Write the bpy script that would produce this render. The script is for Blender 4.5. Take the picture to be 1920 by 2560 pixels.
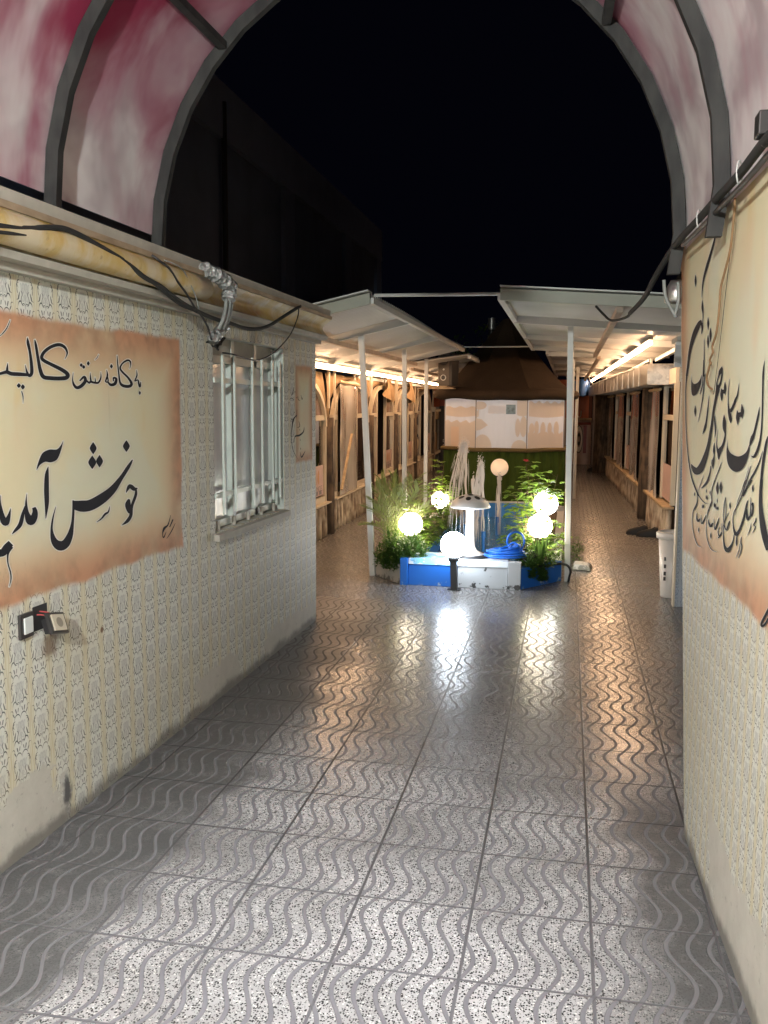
import bpy, bmesh, math, random
from math import sin, cos, pi, radians, sqrt, atan2
from mathutils import Vector, Matrix, noise as mnoise
random.seed(7)
for o in list(bpy.data.objects): bpy.data.objects.remove(o)
SC = bpy.context.scene
COL = SC.collection
# ------------------------------------------------------------------ camera
CAMH = 1.8; F = 2285.0; YAW = -.197; PITCH = .1167; ROLL = .006
cam = bpy.data.cameras.new('camera'); camo = bpy.data.objects.new('camera', cam); COL.objects.link(camo)
cam.sensor_fit = 'VERTICAL'; cam.sensor_height = 36; cam.lens = F/2560*36; cam.clip_start = .05; cam.clip_end = 500
_f = Vector((sin(YAW)*cos(PITCH), cos(YAW)*cos(PITCH), -sin(PITCH)))
_r0 = Vector((cos(YAW), -sin(YAW), 0)); _u0 = _r0.cross(_f)
CR = _r0*cos(ROLL)+_u0*sin(ROLL); CU = _u0*cos(ROLL)-_r0*sin(ROLL); CF = _f
CP = Vector((0, 0, CAMH))
camo.matrix_world = Matrix(((CR.x, CU.x, -CF.x, CP.x), (CR.y, CU.y, -CF.y, CP.y), (CR.z, CU.z, -CF.z, CP.z), (0, 0, 0, 1)))
SC.camera = camo
def ray(u, v): return CF+CR*((u-960)/F)+CU*((1280-v)/F)
def at(u, v, Y):                        # photo pixel -> point at depth Y
    d = ray(u, v); return CP+d*(Y/d.y)
# ------------------------------------------------------------------ world, exposure
w = bpy.data.worlds.new('World'); SC.world = w; w.use_nodes = True
bg = w.node_tree.nodes['Background']; bg.inputs[0].default_value = (.33, .36, .9, 1); bg.inputs[1].default_value = .0017
SC.view_settings.view_transform = 'Standard'; SC.view_settings.look = 'None'; SC.view_settings.gamma = 1
SC.view_settings.exposure = 0.55
SC.cycles.use_denoising = True
SC.cycles.max_bounces = 7; SC.cycles.diffuse_bounces = 3; SC.cycles.glossy_bounces = 4; SC.cycles.transparent_max_bounces = 12
SC.cycles.sample_clamp_indirect = 4.0
SC.cycles.caustics_reflective = False; SC.cycles.caustics_refractive = False
LAMP_WHITE = (.94, .97, 1.0); LAMP_WARM = (1.0, .56, .25)
P_VAULT = 22.0; P_SPOT = 240.0; P_BULB = 760.0; P_KIOSK_FILL = 15.0; E_GLOBE_W = 36.0; E_GLOBE_Y = 32.0; E_LED_L = 42.0; E_LED_R = 50.0

# ------------------------------------------------------------------ node expressions
class G:
    def __init__(s, name, rough=.6, metallic=0, spec=.5):
        m = bpy.data.materials.new(name); m.use_nodes = True; s.m = m; s.t = m.node_tree; s.b = s.t.nodes['Principled BSDF']
        s.b.inputs['Roughness'].default_value = rough; s.b.inputs['Metallic'].default_value = metallic
        s.b.inputs['Specular IOR Level'].default_value = spec
        g = s.t.nodes.new('ShaderNodeNewGeometry'); x = s.t.nodes.new('ShaderNodeSeparateXYZ'); s.t.links.new(g.outputs['Position'], x.inputs[0])
        s.P = E(s, g.outputs['Position']); s.X, s.Y, s.Z = (E(s, x.outputs[i]) for i in range(3)); s.geo = g
    def put(s, sock, v):
        if isinstance(v, E): s.t.links.new(v.s, sock)
        elif isinstance(v, (tuple, list)): sock.default_value = (*v, 1)[:4] if len(sock.default_value) == 4 else v
        else: sock.default_value = v
    def math(s, op, *a):
        n = s.t.nodes.new('ShaderNodeMath'); n.operation = op
        for i, v in enumerate(a): s.put(n.inputs[i], v)
        return E(s, n.outputs[0])
    def vec(s, x, y, z):
        n = s.t.nodes.new('ShaderNodeCombineXYZ')
        for i, v in enumerate((x, y, z)): s.put(n.inputs[i], v)
        return E(s, n.outputs[0])
    def noise(s, scale, detail=3, vec=None, rough=.5, dist=0, col=False):
        n = s.t.nodes.new('ShaderNodeTexNoise'); n.inputs['Scale'].default_value = scale; n.inputs['Detail'].default_value = detail
        n.inputs['Roughness'].default_value = rough; n.inputs['Distortion'].default_value = dist
        s.t.links.new((vec or s.P).s, n.inputs['Vector']); return E(s, n.outputs['Color' if col else 'Fac'])
    def voro(s, scale, vec=None, feat='F1', out='Distance', rnd=1):
        n = s.t.nodes.new('ShaderNodeTexVoronoi'); n.feature = feat; n.inputs['Scale'].default_value = scale; n.inputs['Randomness'].default_value = rnd
        s.t.links.new((vec or s.P).s, n.inputs['Vector']); return E(s, n.outputs[out])
    def mix(s, f, a, b):
        n = s.t.nodes.new('ShaderNodeMix'); n.data_type = 'RGBA'; s.put(n.inputs[0], f); s.put(n.inputs[6], a); s.put(n.inputs[7], b); return E(s, n.outputs[2])
    def step(s, v, a, b):
        n = s.t.nodes.new('ShaderNodeMapRange'); n.interpolation_type = 'SMOOTHSTEP'; s.put(n.inputs[0], v)
        for i, k in ((1, a), (2, b), (3, 0.), (4, 1.)): s.put(n.inputs[i], k)
        return E(s, n.outputs[0])
    def sepx(s, c):
        n = s.t.nodes.new('ShaderNodeSeparateXYZ'); s.t.links.new(c.s, n.inputs[0]); return [E(s, n.outputs[i]) for i in range(3)]
    def bump(s, h, strength=.3, dist=.01):
        n = s.t.nodes.new('ShaderNodeBump'); n.inputs['Strength'].default_value = strength; n.inputs['Distance'].default_value = dist
        s.put(n.inputs['Height'], h); s.t.links.new(n.outputs[0], s.b.inputs['Normal'])
    def col(s, c): s.put(s.b.inputs['Base Color'], c); return s
    def rgh(s, c): s.put(s.b.inputs['Roughness'], c); return s
class E:
    def __init__(s, g, sock): s.g, s.s = g, sock
    def __add__(s, o): return s.g.math('ADD', s, o)
    __radd__ = __add__
    def __sub__(s, o): return s.g.math('SUBTRACT', s, o)
    def __rsub__(s, o): return s.g.math('SUBTRACT', o, s)
    def __mul__(s, o): return s.g.math('MULTIPLY', s, o)
    __rmul__ = __mul__
    def __truediv__(s, o): return s.g.math('DIVIDE', s, o)
    def __lt__(s, o): return s.g.math('LESS_THAN', s, o)
    def __gt__(s, o): return s.g.math('GREATER_THAN', s, o)
    def abs(s): return s.g.math('ABSOLUTE', s)
    def frac(s): return s.g.math('FRACT', s)
    def floor(s): return s.g.math('FLOOR', s)
    def sin(s): return s.g.math('SINE', s)
    def sqrt(s): return s.g.math('SQRT', s)
    def min(s, o): return s.g.math('MINIMUM', s, o)
    def max(s, o): return s.g.math('MAXIMUM', s, o)
    def inv(s): return 1-s

def plain(name, c, rough=.6, metallic=0, var=.12, scale=9, bump=0, spec=.5):
    g = G(name, rough, metallic, spec); n = g.noise(scale, 4)
    g.col(g.mix(n, tuple(x*(1-var) for x in c), tuple(min(1, x*(1+var)) for x in c)))
    if bump: g.bump(g.noise(scale*6, 3), bump, .004)
    return g.m
def emit(name, c, s, gboost=None):
    g = G(name); g.b.inputs['Base Color'].default_value = (.8, .8, .8, 1)
    g.b.inputs['Emission Color'].default_value = (*c, 1); g.b.inputs['Emission Strength'].default_value = s; return g.m

# ------------------------------------------------------------------ mesh builder
class MB:
    def __init__(s): s.v = []; s.f = []; s.mi = []; s.k = 0
    def quad(s, *p): n = len(s.v); s.v += [Vector(q) for q in p]; s.f.append(tuple(range(n, n+len(p)))); s.mi.append(s.k)
    def add(s, vs, fs):
        n = len(s.v); s.v += [Vector(q) for q in vs]; s.f += [tuple(i+n for i in f) for f in fs]; s.mi += [s.k]*len(fs)
    def box(s, x0, y0, z0, x1, y1, z1):
        s.add([(x, y, z) for z in (z0, z1) for y in (y0, y1) for x in (x0, x1)], [(0, 2, 3, 1), (4, 5, 7, 6), (0, 1, 5, 4), (2, 6, 7, 3), (0, 4, 6, 2), (1, 3, 7, 5)])
    def hexa(s, b, t):               # bottom 4 pts and top 4 pts (same winding)
        s.add(list(b)+list(t), [(3, 2, 1, 0), (4, 5, 6, 7), (0, 1, 5, 4), (1, 2, 6, 5), (2, 3, 7, 6), (3, 0, 4, 7)])
    def bar(s, p, q, w, h=None, up=(0, 0, 1)):
        p, q = Vector(p), Vector(q); h = h or w; d = (q-p).normalized(); up = Vector(up)
        if abs(d.dot(up)) > .98: up = Vector((0, 1, 0))
        a = d.cross(up).normalized()*w/2; b = a.cross(d).normalized()*h/2
        s.hexa([p-a-b, p+a-b, p+a+b, p-a+b], [q-a-b, q+a-b, q+a+b, q-a+b])
    def tube(s, pts, r, n=8, cap=True):
        pts = [Vector(p) for p in pts]; N = len(pts); R = r if isinstance(r, (list, tuple)) else [r]*N
        b = len(s.v); a = None
        for i, p in enumerate(pts):
            d = (pts[min(i+1, N-1)]-pts[max(i-1, 0)]).normalized()
            if a is None: a = d.orthogonal().normalized()
            a = (a-d*a.dot(d)); a = a.normalized() if a.length > 1e-6 else d.orthogonal().normalized()
            c = d.cross(a)
            s.v += [p+(a*cos(2*pi*k/n)+c*sin(2*pi*k/n))*R[i] for k in range(n)]
        for i in range(N-1):
            for k in range(n):
                k2 = (k+1) % n; s.f.append((b+i*n+k, b+i*n+k2, b+i*n+n+k2, b+i*n+n+k)); s.mi.append(s.k)
        if cap:
            s.f.append(tuple(b+k for k in range(n-1, -1, -1))); s.f.append(tuple(b+(N-1)*n+k for k in range(n))); s.mi += [s.k]*2
    def lathe(s, prof, c, n=24):     # prof [(r,z)], c centre
        c = Vector(c); b = len(s.v); N = len(prof)
        for r, z in prof: s.v += [c+Vector((r*cos(2*pi*k/n), r*sin(2*pi*k/n), z)) for k in range(n)]
        for i in range(N-1):
            for k in range(n):
                k2 = (k+1) % n; s.f.append((b+i*n+k, b+i*n+k2, b+i*n+n+k2, b+i*n+n+k)); s.mi.append(s.k)
    def ball(s, c, r, n=24, m=14, sz=1):
        s.lathe([(r*sin(pi*i/m)+1e-5, -r*sz*cos(pi*i/m)) for i in range(m+1)], c, n)
    def grid(s, fn, nu, nv):
        b = len(s.v); s.v += [Vector(fn(i/nu, j/nv)) for j in range(nv+1) for i in range(nu+1)]
        for j in range(nv):
            for i in range(nu): a = b+j*(nu+1)+i; s.f.append((a, a+1, a+nu+2, a+nu+1)); s.mi.append(s.k)
    def build(s, name, mat, parent=None, smooth=False, bevel=0):
        mats = mat if isinstance(mat, (list, tuple)) else [mat]
        me = bpy.data.meshes.new(name)
        if parent is not None: org = Vector(parent.get('_w', (0, 0, 0)))
        else:
            xs = [v.x for v in s.v]; ys = [v.y for v in s.v]; zs = [v.z for v in s.v]
            org = Vector(((min(xs)+max(xs))/2, (min(ys)+max(ys))/2, min(zs)))
        me.from_pydata([v-org for v in s.v], [], s.f)
        for m in mats: me.materials.append(m)
        if len(mats) > 1: me.polygons.foreach_set('material_index', s.mi)
        bm = bmesh.new(); bm.from_mesh(me); bmesh.ops.recalc_face_normals(bm, faces=bm.faces)
        bm.to_mesh(me); bm.free()
        if smooth: me.polygons.foreach_set('use_smooth', [True]*len(me.polygons))
        me.update(); o = bpy.data.objects.new(name, me); COL.objects.link(o)
        if parent is None: o.location = org; o['_w'] = tuple(org)
        else: o.parent = parent; o['_w'] = tuple(org)
        if bevel:
            md = o.modifiers.new('bevel', 'BEVEL'); md.width = bevel; md.segments = 2; md.limit_method = 'ANGLE'; md.angle_limit = radians(40)
        if smooth == 'auto':
            md = o.modifiers.new('split', 'EDGE_SPLIT'); md.split_angle = radians(35)
        return o
def thing(name, label, cat, loc, group=None):
    o = bpy.data.objects.new(name, None); COL.objects.link(o); o.location = loc; o['_w'] = tuple(loc); o.empty_display_size = .1
    o['label'] = label; o['category'] = cat
    if group: o['group'] = group
    return o
def tag(o, label, cat, group=None):
    o['label'] = label; o['category'] = cat
    if group: o['group'] = group
    return o
def crom(P, n=6):                       # Catmull-Rom through tuples of any length
    out = []
    for i in range(len(P)-1):
        p0, p1, p2, p3 = P[max(i-1, 0)], P[i], P[i+1], P[min(i+2, len(P)-1)]
        for k in range(n):
            t = k/n
            out.append(tuple(.5*((2*b)+(c-a)*t+(2*a-5*b+4*c-d)*t*t+(3*b-a-3*c+d)*t**3) for a, b, c, d in zip(p0, p1, p2, p3)))
    out.append(tuple(P[-1])); return out
# layout curves found from the photograph
def xL(y): return -2.086+.01453*(y-2.969)      # face of the wall on the left of the passage
def xR(y): return .533-.0399*(y-3.865)         # face of the wall on the right of the passage
def xBL(y): return -3.27-.033*(y-11.74)        # fronts of the booths on the left
def xBR(y): return 1.37-.022*(y-12)            # fronts of the booths on the right
# ------------------------------------------------------------------ ground materials
TT = .4172; TX = -.7052; TY = 4.3578
def floor_mat():
    g = G('wavy_terrazzo_tiles', .35)
    U = (g.X-TX)/TT; V = (g.Y-TY)/TT
    fx, fy = U.frac(), V.frac()
    jit = g.noise(3.5, 2)
    jx = (fx-.5).abs(); jy = (fy-.5).abs()
    joint = g.step(jx.max(jy), .4845, .4890)
    gv = (U*6+(V*2*pi).sin()*-.5+.5+(jit-.5)*.12).frac()
    gd = (gv-.5).abs()
    groove = g.step(gd, .125, .10)
    low = groove.max(joint)
    edge = g.step(gd, .165, .13)-groove
    chip = g.voro(122, out='Color'); cr = g.sepx(chip)[0]
    cd = g.voro(122)
    ch2 = g.sepx(g.voro(210, out='Color'))[1]; cd2 = g.voro(210)
    dark = ((cr < .52)*g.step(cd+(g.noise(300, 2)-.5)*.35, .47, .40)).max((ch2 < .34)*g.step(cd2, .45, .35))
    lightchip = (cr > .86)*g.step(cd, .5, .4)
    fine = g.noise(420, 2)
    base = g.mix(fine, (.32, .32, .325), (.56, .56, .565))
    base = g.mix(lightchip, base, (.78, .77, .74))
    base = g.mix(dark, base, (.02, .021, .024))
    tone = g.noise(1.1, 4, rough=.6)
    cell = g.voro(1, vec=g.vec(U.floor(), V.floor(), 0), out='Color'); ct = g.sepx(cell)[1]
    base = g.mix(g.step(tone, .33, .70)*.55+ct*.12, base, (.09, .089, .085))
    # trodden cement and dirt along the walls of the passage
    dl = g.X-(g.Y*.01453-2.129)
    n1 = g.noise(2.3, 5, rough=.62); n2 = g.noise(14, 4)
    nearm = g.step(g.Y, 8.6, 7.0)
    dirtL = g.step(dl+(n1-.5)*.9, .72, .38).max(g.step(g.X, -1.51, -1.55)*g.step(g.Y+(n1-.5)*3, 6.6, 5.6)*.85)*nearm
    dr = (g.Y*-.0399+.687)-g.X
    dirtR = g.step(dr+(n1-.5)*.7, .42, .12)*g.step(g.Y, 4.6, 3.9)
    dirt = (dirtL.max(dirtR)*g.step(n2, .25, .55)*.25+dirtL.max(dirtR)*.75)
    base = g.mix(dirt*.93, base, g.mix(n2, (.036, .038, .040), (.082, .084, .085)))
    gcol = g.mix(g.noise(6, 4), (.115, .115, .128), (.19, .19, .208))
    gcol = g.mix(g.step((gd-.112).abs(), .016, .006)*.7, gcol, (.05, .05, .052))
    gcol = g.mix(g.step(g.noise(2.2, 3), .66, .74)*g.step(g.noise(9, 2), .5, .6), gcol, (.03, .028, .027))
    gcol = g.mix(dirt*.6, gcol, (.12, .122, .122))
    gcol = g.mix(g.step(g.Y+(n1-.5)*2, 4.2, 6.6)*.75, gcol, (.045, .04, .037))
    gcol = g.mix(g.step(jx.max(jy), .486, .491)*(g.step(g.Y, 2.4, 4.2)*.6+.35), gcol, (.035, .034, .034))
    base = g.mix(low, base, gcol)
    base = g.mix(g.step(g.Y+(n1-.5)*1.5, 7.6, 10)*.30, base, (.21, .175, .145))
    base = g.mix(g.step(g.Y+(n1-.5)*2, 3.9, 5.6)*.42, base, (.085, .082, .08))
    blot = g.step(g.noise(1.7, 5, rough=.65), .58, .70)
    base = g.mix(blot*.16, base, (.10, .09, .08))
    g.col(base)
    g.rgh((low*.25+dirt*.22+tone*.26+.10))
    r1, r2, _ = g.sepx(cell)
    g.bump(low*-1+fine*.04+g.noise(5, 3)*.5+(r1-.5)*fx*2.2+(r2-.5)*fy*2.6, .6, .006)
    return g.m
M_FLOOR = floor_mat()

def wallpaper(name, yellow=1.0, mural=None, patches=(), sc=1.0, blue=False, axis='Y', mural2=None, marks=()):
    """printed heart-and-leaf wallpaper on plaster, optional airbrushed mural panels (y0,y1,z0,z1)"""
    g = G(name, .62, spec=.35)
    S = g.X if axis == 'X' else g.Y
    PW, PH = .140*sc, .157*sc
    wob = (g.noise(2.0, 2)-.5)*.05
    uu = S/PW+.08; vv = g.Z/PH+.13+wob
    colr = g.voro(1, vec=g.vec(uu.floor(), .5, .5), out='Color')
    vv = vv+(g.sepx(colr)[0]-.5)*.3
    x = (uu.frac()-.5).abs()*1.08; y = vv.frac(); xs = (uu.frac()-.5)*.9
    def ring(cx, cy, r, w, half=None, xx=None):
        xx = xx or x
        d = ((xx-cx)*(xx-cx)+(y-cy)*(y-cy)).sqrt()-r
        m = g.step(d.abs(), w, w*.45)
        if half: m = m*g.step((xx-cx)*half[0]+(y-cy)*half[1], -.01, .02)
        return m
    def petal(cx, cy, ang, a, b, fill=0.):
        px = (x-cx)*cos(ang)+(y-cy)*sin(ang); py = (y-cy)*cos(ang)-(x-cx)*sin(ang)
        d = ((px/a)*(px/a)+(py/b)*(py/b)).sqrt()
        o = g.step((d-1).abs(), .32, .12)
        return o.max(g.step(d, 1.0, .85)*fill) if fill else o
    def cres(cx, cy, r, ox, oy):          # tapered pen stroke between two circles
        d1 = ((x-cx)*(x-cx)+(y-cy)*(y-cy)).sqrt(); d2 = ((x-cx-ox)*(x-cx-ox)+(y-cy-oy)*(y-cy-oy)).sqrt()
        return g.step(d1, r+.006, r-.006)*g.step(d2, r-.006, r+.006)
    ink = cres(.155, .70, .155, .0, -.030)                           # two lobes of the heart
    ink = ink.max(cres(.30, .60, .10, -.035, -.012)).max(cres(.335, .545, .09, -.028, -.012))
    ink = ink.max(cres(.255, .10, .10, -.01, -.036)).max(cres(.10, .20, .12, -.034, .01))
    ink = ink.max(petal(.22, .955, 1.2, .075, .020, .9)).max(petal(.335, .85, .9, .055, .018, .9))
    ink = ink.max(cres(.20, .36, .07, .026, -.004)).max(cres(.085, .07, .075, -.002, -.024)).max(cres(.40, .28, .075, .02, .012)).max(cres(.42, .93, .07, .012, -.018))
    ink = ink.max(petal(.30, .31, 1.9, .085, .018, .9)).max(petal(.10, .955, 1.9, .06, .016, .8)).max(petal(.385, .42, 1.3, .05, .014, .8))
    soft = petal(.085, .50, 1.95, .12, .062, .45).max(petal(.10, .56, 1.5, .07, .03, .5)).max(petal(.17, .52, 1.2, .09, .035, .3)).max(petal(.0, .36, 1.57, .13, .045, .2)).max(petal(.06, .26, 2.3, .09, .04, .25))
    soft = soft.max(g.step(x, .035, .015)*g.step(y, .34, .28)).max(petal(.145, .40, 1.1, .07, .03, .3))
    fade = g.step(g.noise(5.5, 4), .25, .6)
    stripe = g.step(x, .22, .46)
    vine = g.step(((x-.50)+(vv*2*pi).sin()*.025).abs(), .022, .006)+g.step(((x-.43)+(vv*2*pi+1.4).sin()*.03).abs(), .018, .004)
    if blue:
        paper, cream, inkc, softc = (.36, .42, .52), (.42, .46, .52), (.10, .12, .17), (.24, .29, .37)
    else:
        paper, cream, inkc, softc = (.60, .615, .57), (.60, .58, .45), (.065, .07, .075), (.36, .37, .38)
    base = g.mix(stripe*(.85*yellow), paper, cream)
    base = g.mix(vine.min(1)*(.5*yellow), base, (.40, .30, .13))
    base = g.mix(soft*.55, base, (softc[0]*.8, softc[1]*.8, softc[2]*.82))
    base = g.mix(ink*(fade*.30+.70), base, inkc)
    big = g.noise(1.3, 5, rough=.6)
    base = g.mix(g.step(big, .42, .72)*.30, base, (.46, .39, .23))
    base = g.mix(g.step(g.noise(9, 5, rough=.7), .56, .75)*.22, base, (.42, .40, .34))
    # bare plaster repairs along the floor: (y0,y1,height)
    n = g.noise(3.5, 5, rough=.65); n7 = g.noise(22, 3); pl = None
    for (y0, y1, h) in patches:
        m = g.step(S+(n-.5)*1.3, y0, y0+.04)*g.step(S+(n-.5)*1.3, y1+.04, y1)*g.step(g.Z+(n-.5)*.30+(n7-.5)*.06, h+.02, h)
        pl = m if pl is None else pl.max(m)
    if pl is not None:
        pcol = g.mix(g.noise(7, 5, rough=.7), (.38, .365, .32), (.60, .58, .52)); pcol = g.mix(g.step(g.noise(26, 5, rough=.7), .60, .68)*.5, pcol, (.26, .25, .23))
        base = g.mix(pl, base, pcol)
        base = g.mix(g.step(g.Z+(n-.5)*.16, .075, .02)*.75, base, (.12, .115, .105))
    for (cy, cz, ry, rz, c, s) in marks:
        d = (((S-cy)/ry)*((S-cy)/ry)+((g.Z-cz)/rz)*((g.Z-cz)/rz)).sqrt()+(g.noise(30, 3)-.5)*.9
        base = g.mix(g.step(d, 1.0, .35)*s, base, c)
    for q in (mural, mural2):
        if not q: continue
        y0, y1, z0, z1, bw = q
        if isinstance(y1, tuple): y1 = g.Z*y1[1]+y1[0]
        nn = g.noise(3.2, 4); n3 = g.noise(13, 3)
        e = (S-y0).min(y1-S).min((g.Z-z0).min(z1-g.Z))+(nn-.5)*.05*(bw/.12)
        inside = g.step(e+(n3-.5)*.012, -.012, .022)
        cloud = g.noise(1.7, 4, dist=.6)
        inner = g.mix(g.step(cloud, .40, .62), (.62, .57, .385), (.59, .59, .45))
        inner = g.mix(g.step(g.noise(2.1, 3, vec=g.vec(g.X, S+5, g.Z*.6)), .50, .68)*.5, inner, (.62, .46, .30))
        inner = g.mix(g.step(g.noise(3.3, 3, vec=g.vec(g.X, S+9, g.Z*.35)), .62, .74)*.55, inner, (.60, .42, .12))
        drip = g.noise(1, 4, vec=g.vec(g.X, S*26, g.Z*1.6))
        inner = g.mix(g.step(drip, .62, .70)*g.step(g.noise(1.1, 3), .5, .62)*.30, inner, (.42, .38, .24))
        mid = g.step(e, bw*2.3, bw*.7); edge = g.step(e, bw*1.5, bw*.15)
        c = g.mix(mid*.85, inner, (.57, .41, .255))
        c = g.mix(edge*g.step(nn, .15, .55), c, g.mix(g.step(nn*.6+n3*.4, .35, .62), (.30, .165, .10), (.50, .265, .155)))
        crk = g.step((g.noise(2, 5, vec=g.vec(g.X, S*3, g.Z*.7), rough=.7)-.5).abs(), .006, .002)
        c = g.mix(crk*g.step(g.noise(.9, 2), .5, .6)*.35, c, (.2, .17, .12))
        base = g.mix(inside, base, c)
    g.col(base); g.bump(g.noise(40, 4)+ink*-.1, .12, .004)
    return g.m

M_CREAM = plain('cream_metal', (.62, .54, .42), .4, var=.1, scale=5)
M_WHITEPAINT = plain('white_painted_steel', (.56, .57, .56), .38, var=.08, scale=6)
M_GREYSTEEL = None
def streaked(name, a, b, rough=.5, sx=30, sz=2, bump=.1):
    g = G(name, rough); n = g.noise(1, 5, vec=g.vec(g.X*sx, g.Y*sx, g.Z*sz)); n2 = g.noise(6, 4)
    g.col(g.mix(g.step(n*.6+n2*.4, .35, .65), a, b)); g.bump(n, bump, .006); return g.m
M_RIB = streaked('weathered_grey_steel', (.008, .008, .009), (.028, .028, .027), .7, 20, 6)
M_BLACK = plain('black_rubber', (.018, .018, .02), .5)
M_DARKCABLE = plain('dusty_black_cable', (.014, .0145, .014), .85, var=.5, scale=14)
M_GREYCABLE = plain('dusty_grey_conduit', (.20, .215, .21), .6, var=.3, scale=8)
M_BURLAP = None
def burlap():
    g = G('brown_burlap', .9); wv = (g.Z*420).sin()*.5+(g.Y*420).sin()*.5; n = g.noise(5, 5, rough=.65)
    g.col(g.mix(n, (.19, .115, .055), (.42, .28, .15))); g.bump(wv*.03+g.noise(14, 4), .5, .01); return g.m
M_BURLAP = burlap()
M_LOG = streaked('barked_log_wood', (.22, .15, .10), (.66, .55, .42), .8, 14, 4, .6)
M_DARKLOG = streaked('dark_bark_wood', (.03, .022, .017), (.13, .09, .06), .85, 22, 3, .6)
M_WOOD = streaked('brown_stained_wood', (.12, .062, .03), (.24, .13, .065), .6, 12, 3, .2)
M_PALEWOOD = streaked('pale_wooden_batten', (.34, .24, .14), (.50, .37, .22), .6, 12, 12, .2)
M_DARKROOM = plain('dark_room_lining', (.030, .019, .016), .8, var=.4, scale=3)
M_REEDROOF = None
def fuzzy(name, a, b, sc=60, bump=.8):
    g = G(name, .95, spec=.1); n = g.noise(1, 5, vec=g.vec(g.X*sc, g.Y*sc, g.Z*sc*.25), rough=.7); n2 = g.noise(5, 4)
    g.col(g.mix(n*.6+n2*.4, a, b)); g.bump(n, bump, .02); return g.m
M_REEDROOF = fuzzy('brown_felt_thatch', (.018, .013, .010), (.075, .052, .035))
M_TURF = fuzzy('green_artificial_turf', (.022, .042, .008), (.075, .115, .025))
M_TURFTOP = fuzzy('worn_turf_edging', (.08, .065, .03), (.24, .18, .09))
M_BLUEPAINT = None
def painted(name, c, chip, wear=.62):
    g = G(name, .42); n = g.noise(11, 5, rough=.7); n2 = g.noise(3, 3)
    c2 = g.mix(n2, tuple(x*.8 for x in c), tuple(min(1, x*1.15) for x in c))
    low = g.step(g.Z, .09, .02)
    g.col(g.mix(g.step(n+low*.14, wear, wear+.035), c2, chip)); g.bump(n, .15, .004); return g.m
M_BLUEPAINT = painted('blue_basin_paint', (.010, .125, .50), (.35, .42, .5), .70)
M_WHITEBASIN = painted('white_basin_paint', (.50, .52, .54), (.04, .04, .04), .64)
M_GREYBASIN = painted('raw_cement_kerb', (.46, .44, .40), (.16, .15, .13), .60)
def sheet():
    g = G('translucent_white_roof_sheet', .22); n = g.noise(2.2, 4)
    g.col(g.mix(n, (.46, .45, .43), (.62, .61, .60))); return g.m
M_SHEET = sheet()
M_GALV = None
def galv():
    g = G('galvanised_steel', .34, .85); v = g.sepx(g.voro(26, out='Color'))[0]
    g.col(g.mix(v, (.34, .34, .33), (.50, .49, .47))); g.rgh(v*.2+.28); return g.m
M_GALV = galv()
def foil():
    g = G('crumpled_silver_foil', .38, .35); n = g.noise(28, 4); g.col(g.mix(n, (.24, .25, .25), (.50, .52, .52))); g.bump(g.voro(34), .9, .02); return g.m
M_FOIL = foil()
def glass(name, tint=(.75, .8, .85), refl=.16):
    m = bpy.data.materials.new(name); m.use_nodes = True; t = m.node_tree; t.nodes.remove(t.nodes['Principled BSDF'])
    a = t.nodes.new('ShaderNodeBsdfTransparent'); a.inputs[0].default_value = (*tint, 1)
    b = t.nodes.new('ShaderNodeBsdfGlossy'); b.inputs['Roughness'].default_value = .03; b.inputs[0].default_value = (.95, .95, .95, 1)
    lw = t.nodes.new('ShaderNodeLayerWeight'); lw.inputs[0].default_value = .35
    mp = t.nodes.new('ShaderNodeMapRange'); mp.inputs[3].default_value = refl; mp.inputs[4].default_value = .9
    mx = t.nodes.new('ShaderNodeMixShader'); t.links.new(lw.outputs['Fresnel'], mp.inputs[0]); t.links.new(mp.outputs[0], mx.inputs[0])
    t.links.new(a.outputs[0], mx.inputs[1]); t.links.new(b.outputs[0], mx.inputs[2]); t.links.new(mx.outputs[0], t.nodes['Material Output'].inputs[0]); return m
M_GLASS = glass('window_glass')
def film(name, alpha, c, rough):
    g = G(name, rough, spec=1.0); n = g.noise(2.5, 4); g.col(c); g.b.inputs['Coat Weight'].default_value = 1.0; g.b.inputs['Coat Roughness'].default_value = .08
    g.put(g.b.inputs['Alpha'], alpha); g.bump(g.noise(1, 2, vec=g.vec(g.X*3.2, g.Y*3.2, g.Z*1.6)), .45, .04); return g.m
M_FILM = film('clear_plastic_curtain', .72, (.52, .46, .42), .18)
def lit_through(g, c, f):
    t = g.t; tr = t.nodes.new('ShaderNodeBsdfTranslucent'); g.put(tr.inputs[0], c); mx = t.nodes.new('ShaderNodeMixShader'); mx.inputs[0].default_value = f
    t.links.new(g.b.outputs[0], mx.inputs[1]); t.links.new(tr.outputs[0], mx.inputs[2]); t.links.new(mx.outputs[0], t.nodes['Material Output'].inputs[0]); return g.m
def through(name, c, f=.5, rough=.4):
    g = G(name, rough); n = g.noise(1, 3, vec=g.vec(g.X*5, g.Y*5, g.Z*1.0)); cc = g.mix(n, tuple(x*.92 for x in c), tuple(min(1, x*1.05) for x in c)); g.col(cc); g.bump(n, .25, .02); return lit_through(g, cc, f)
M_VINYL = through('white_vinyl_sheet', (.86, .88, .93), .4)
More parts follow.
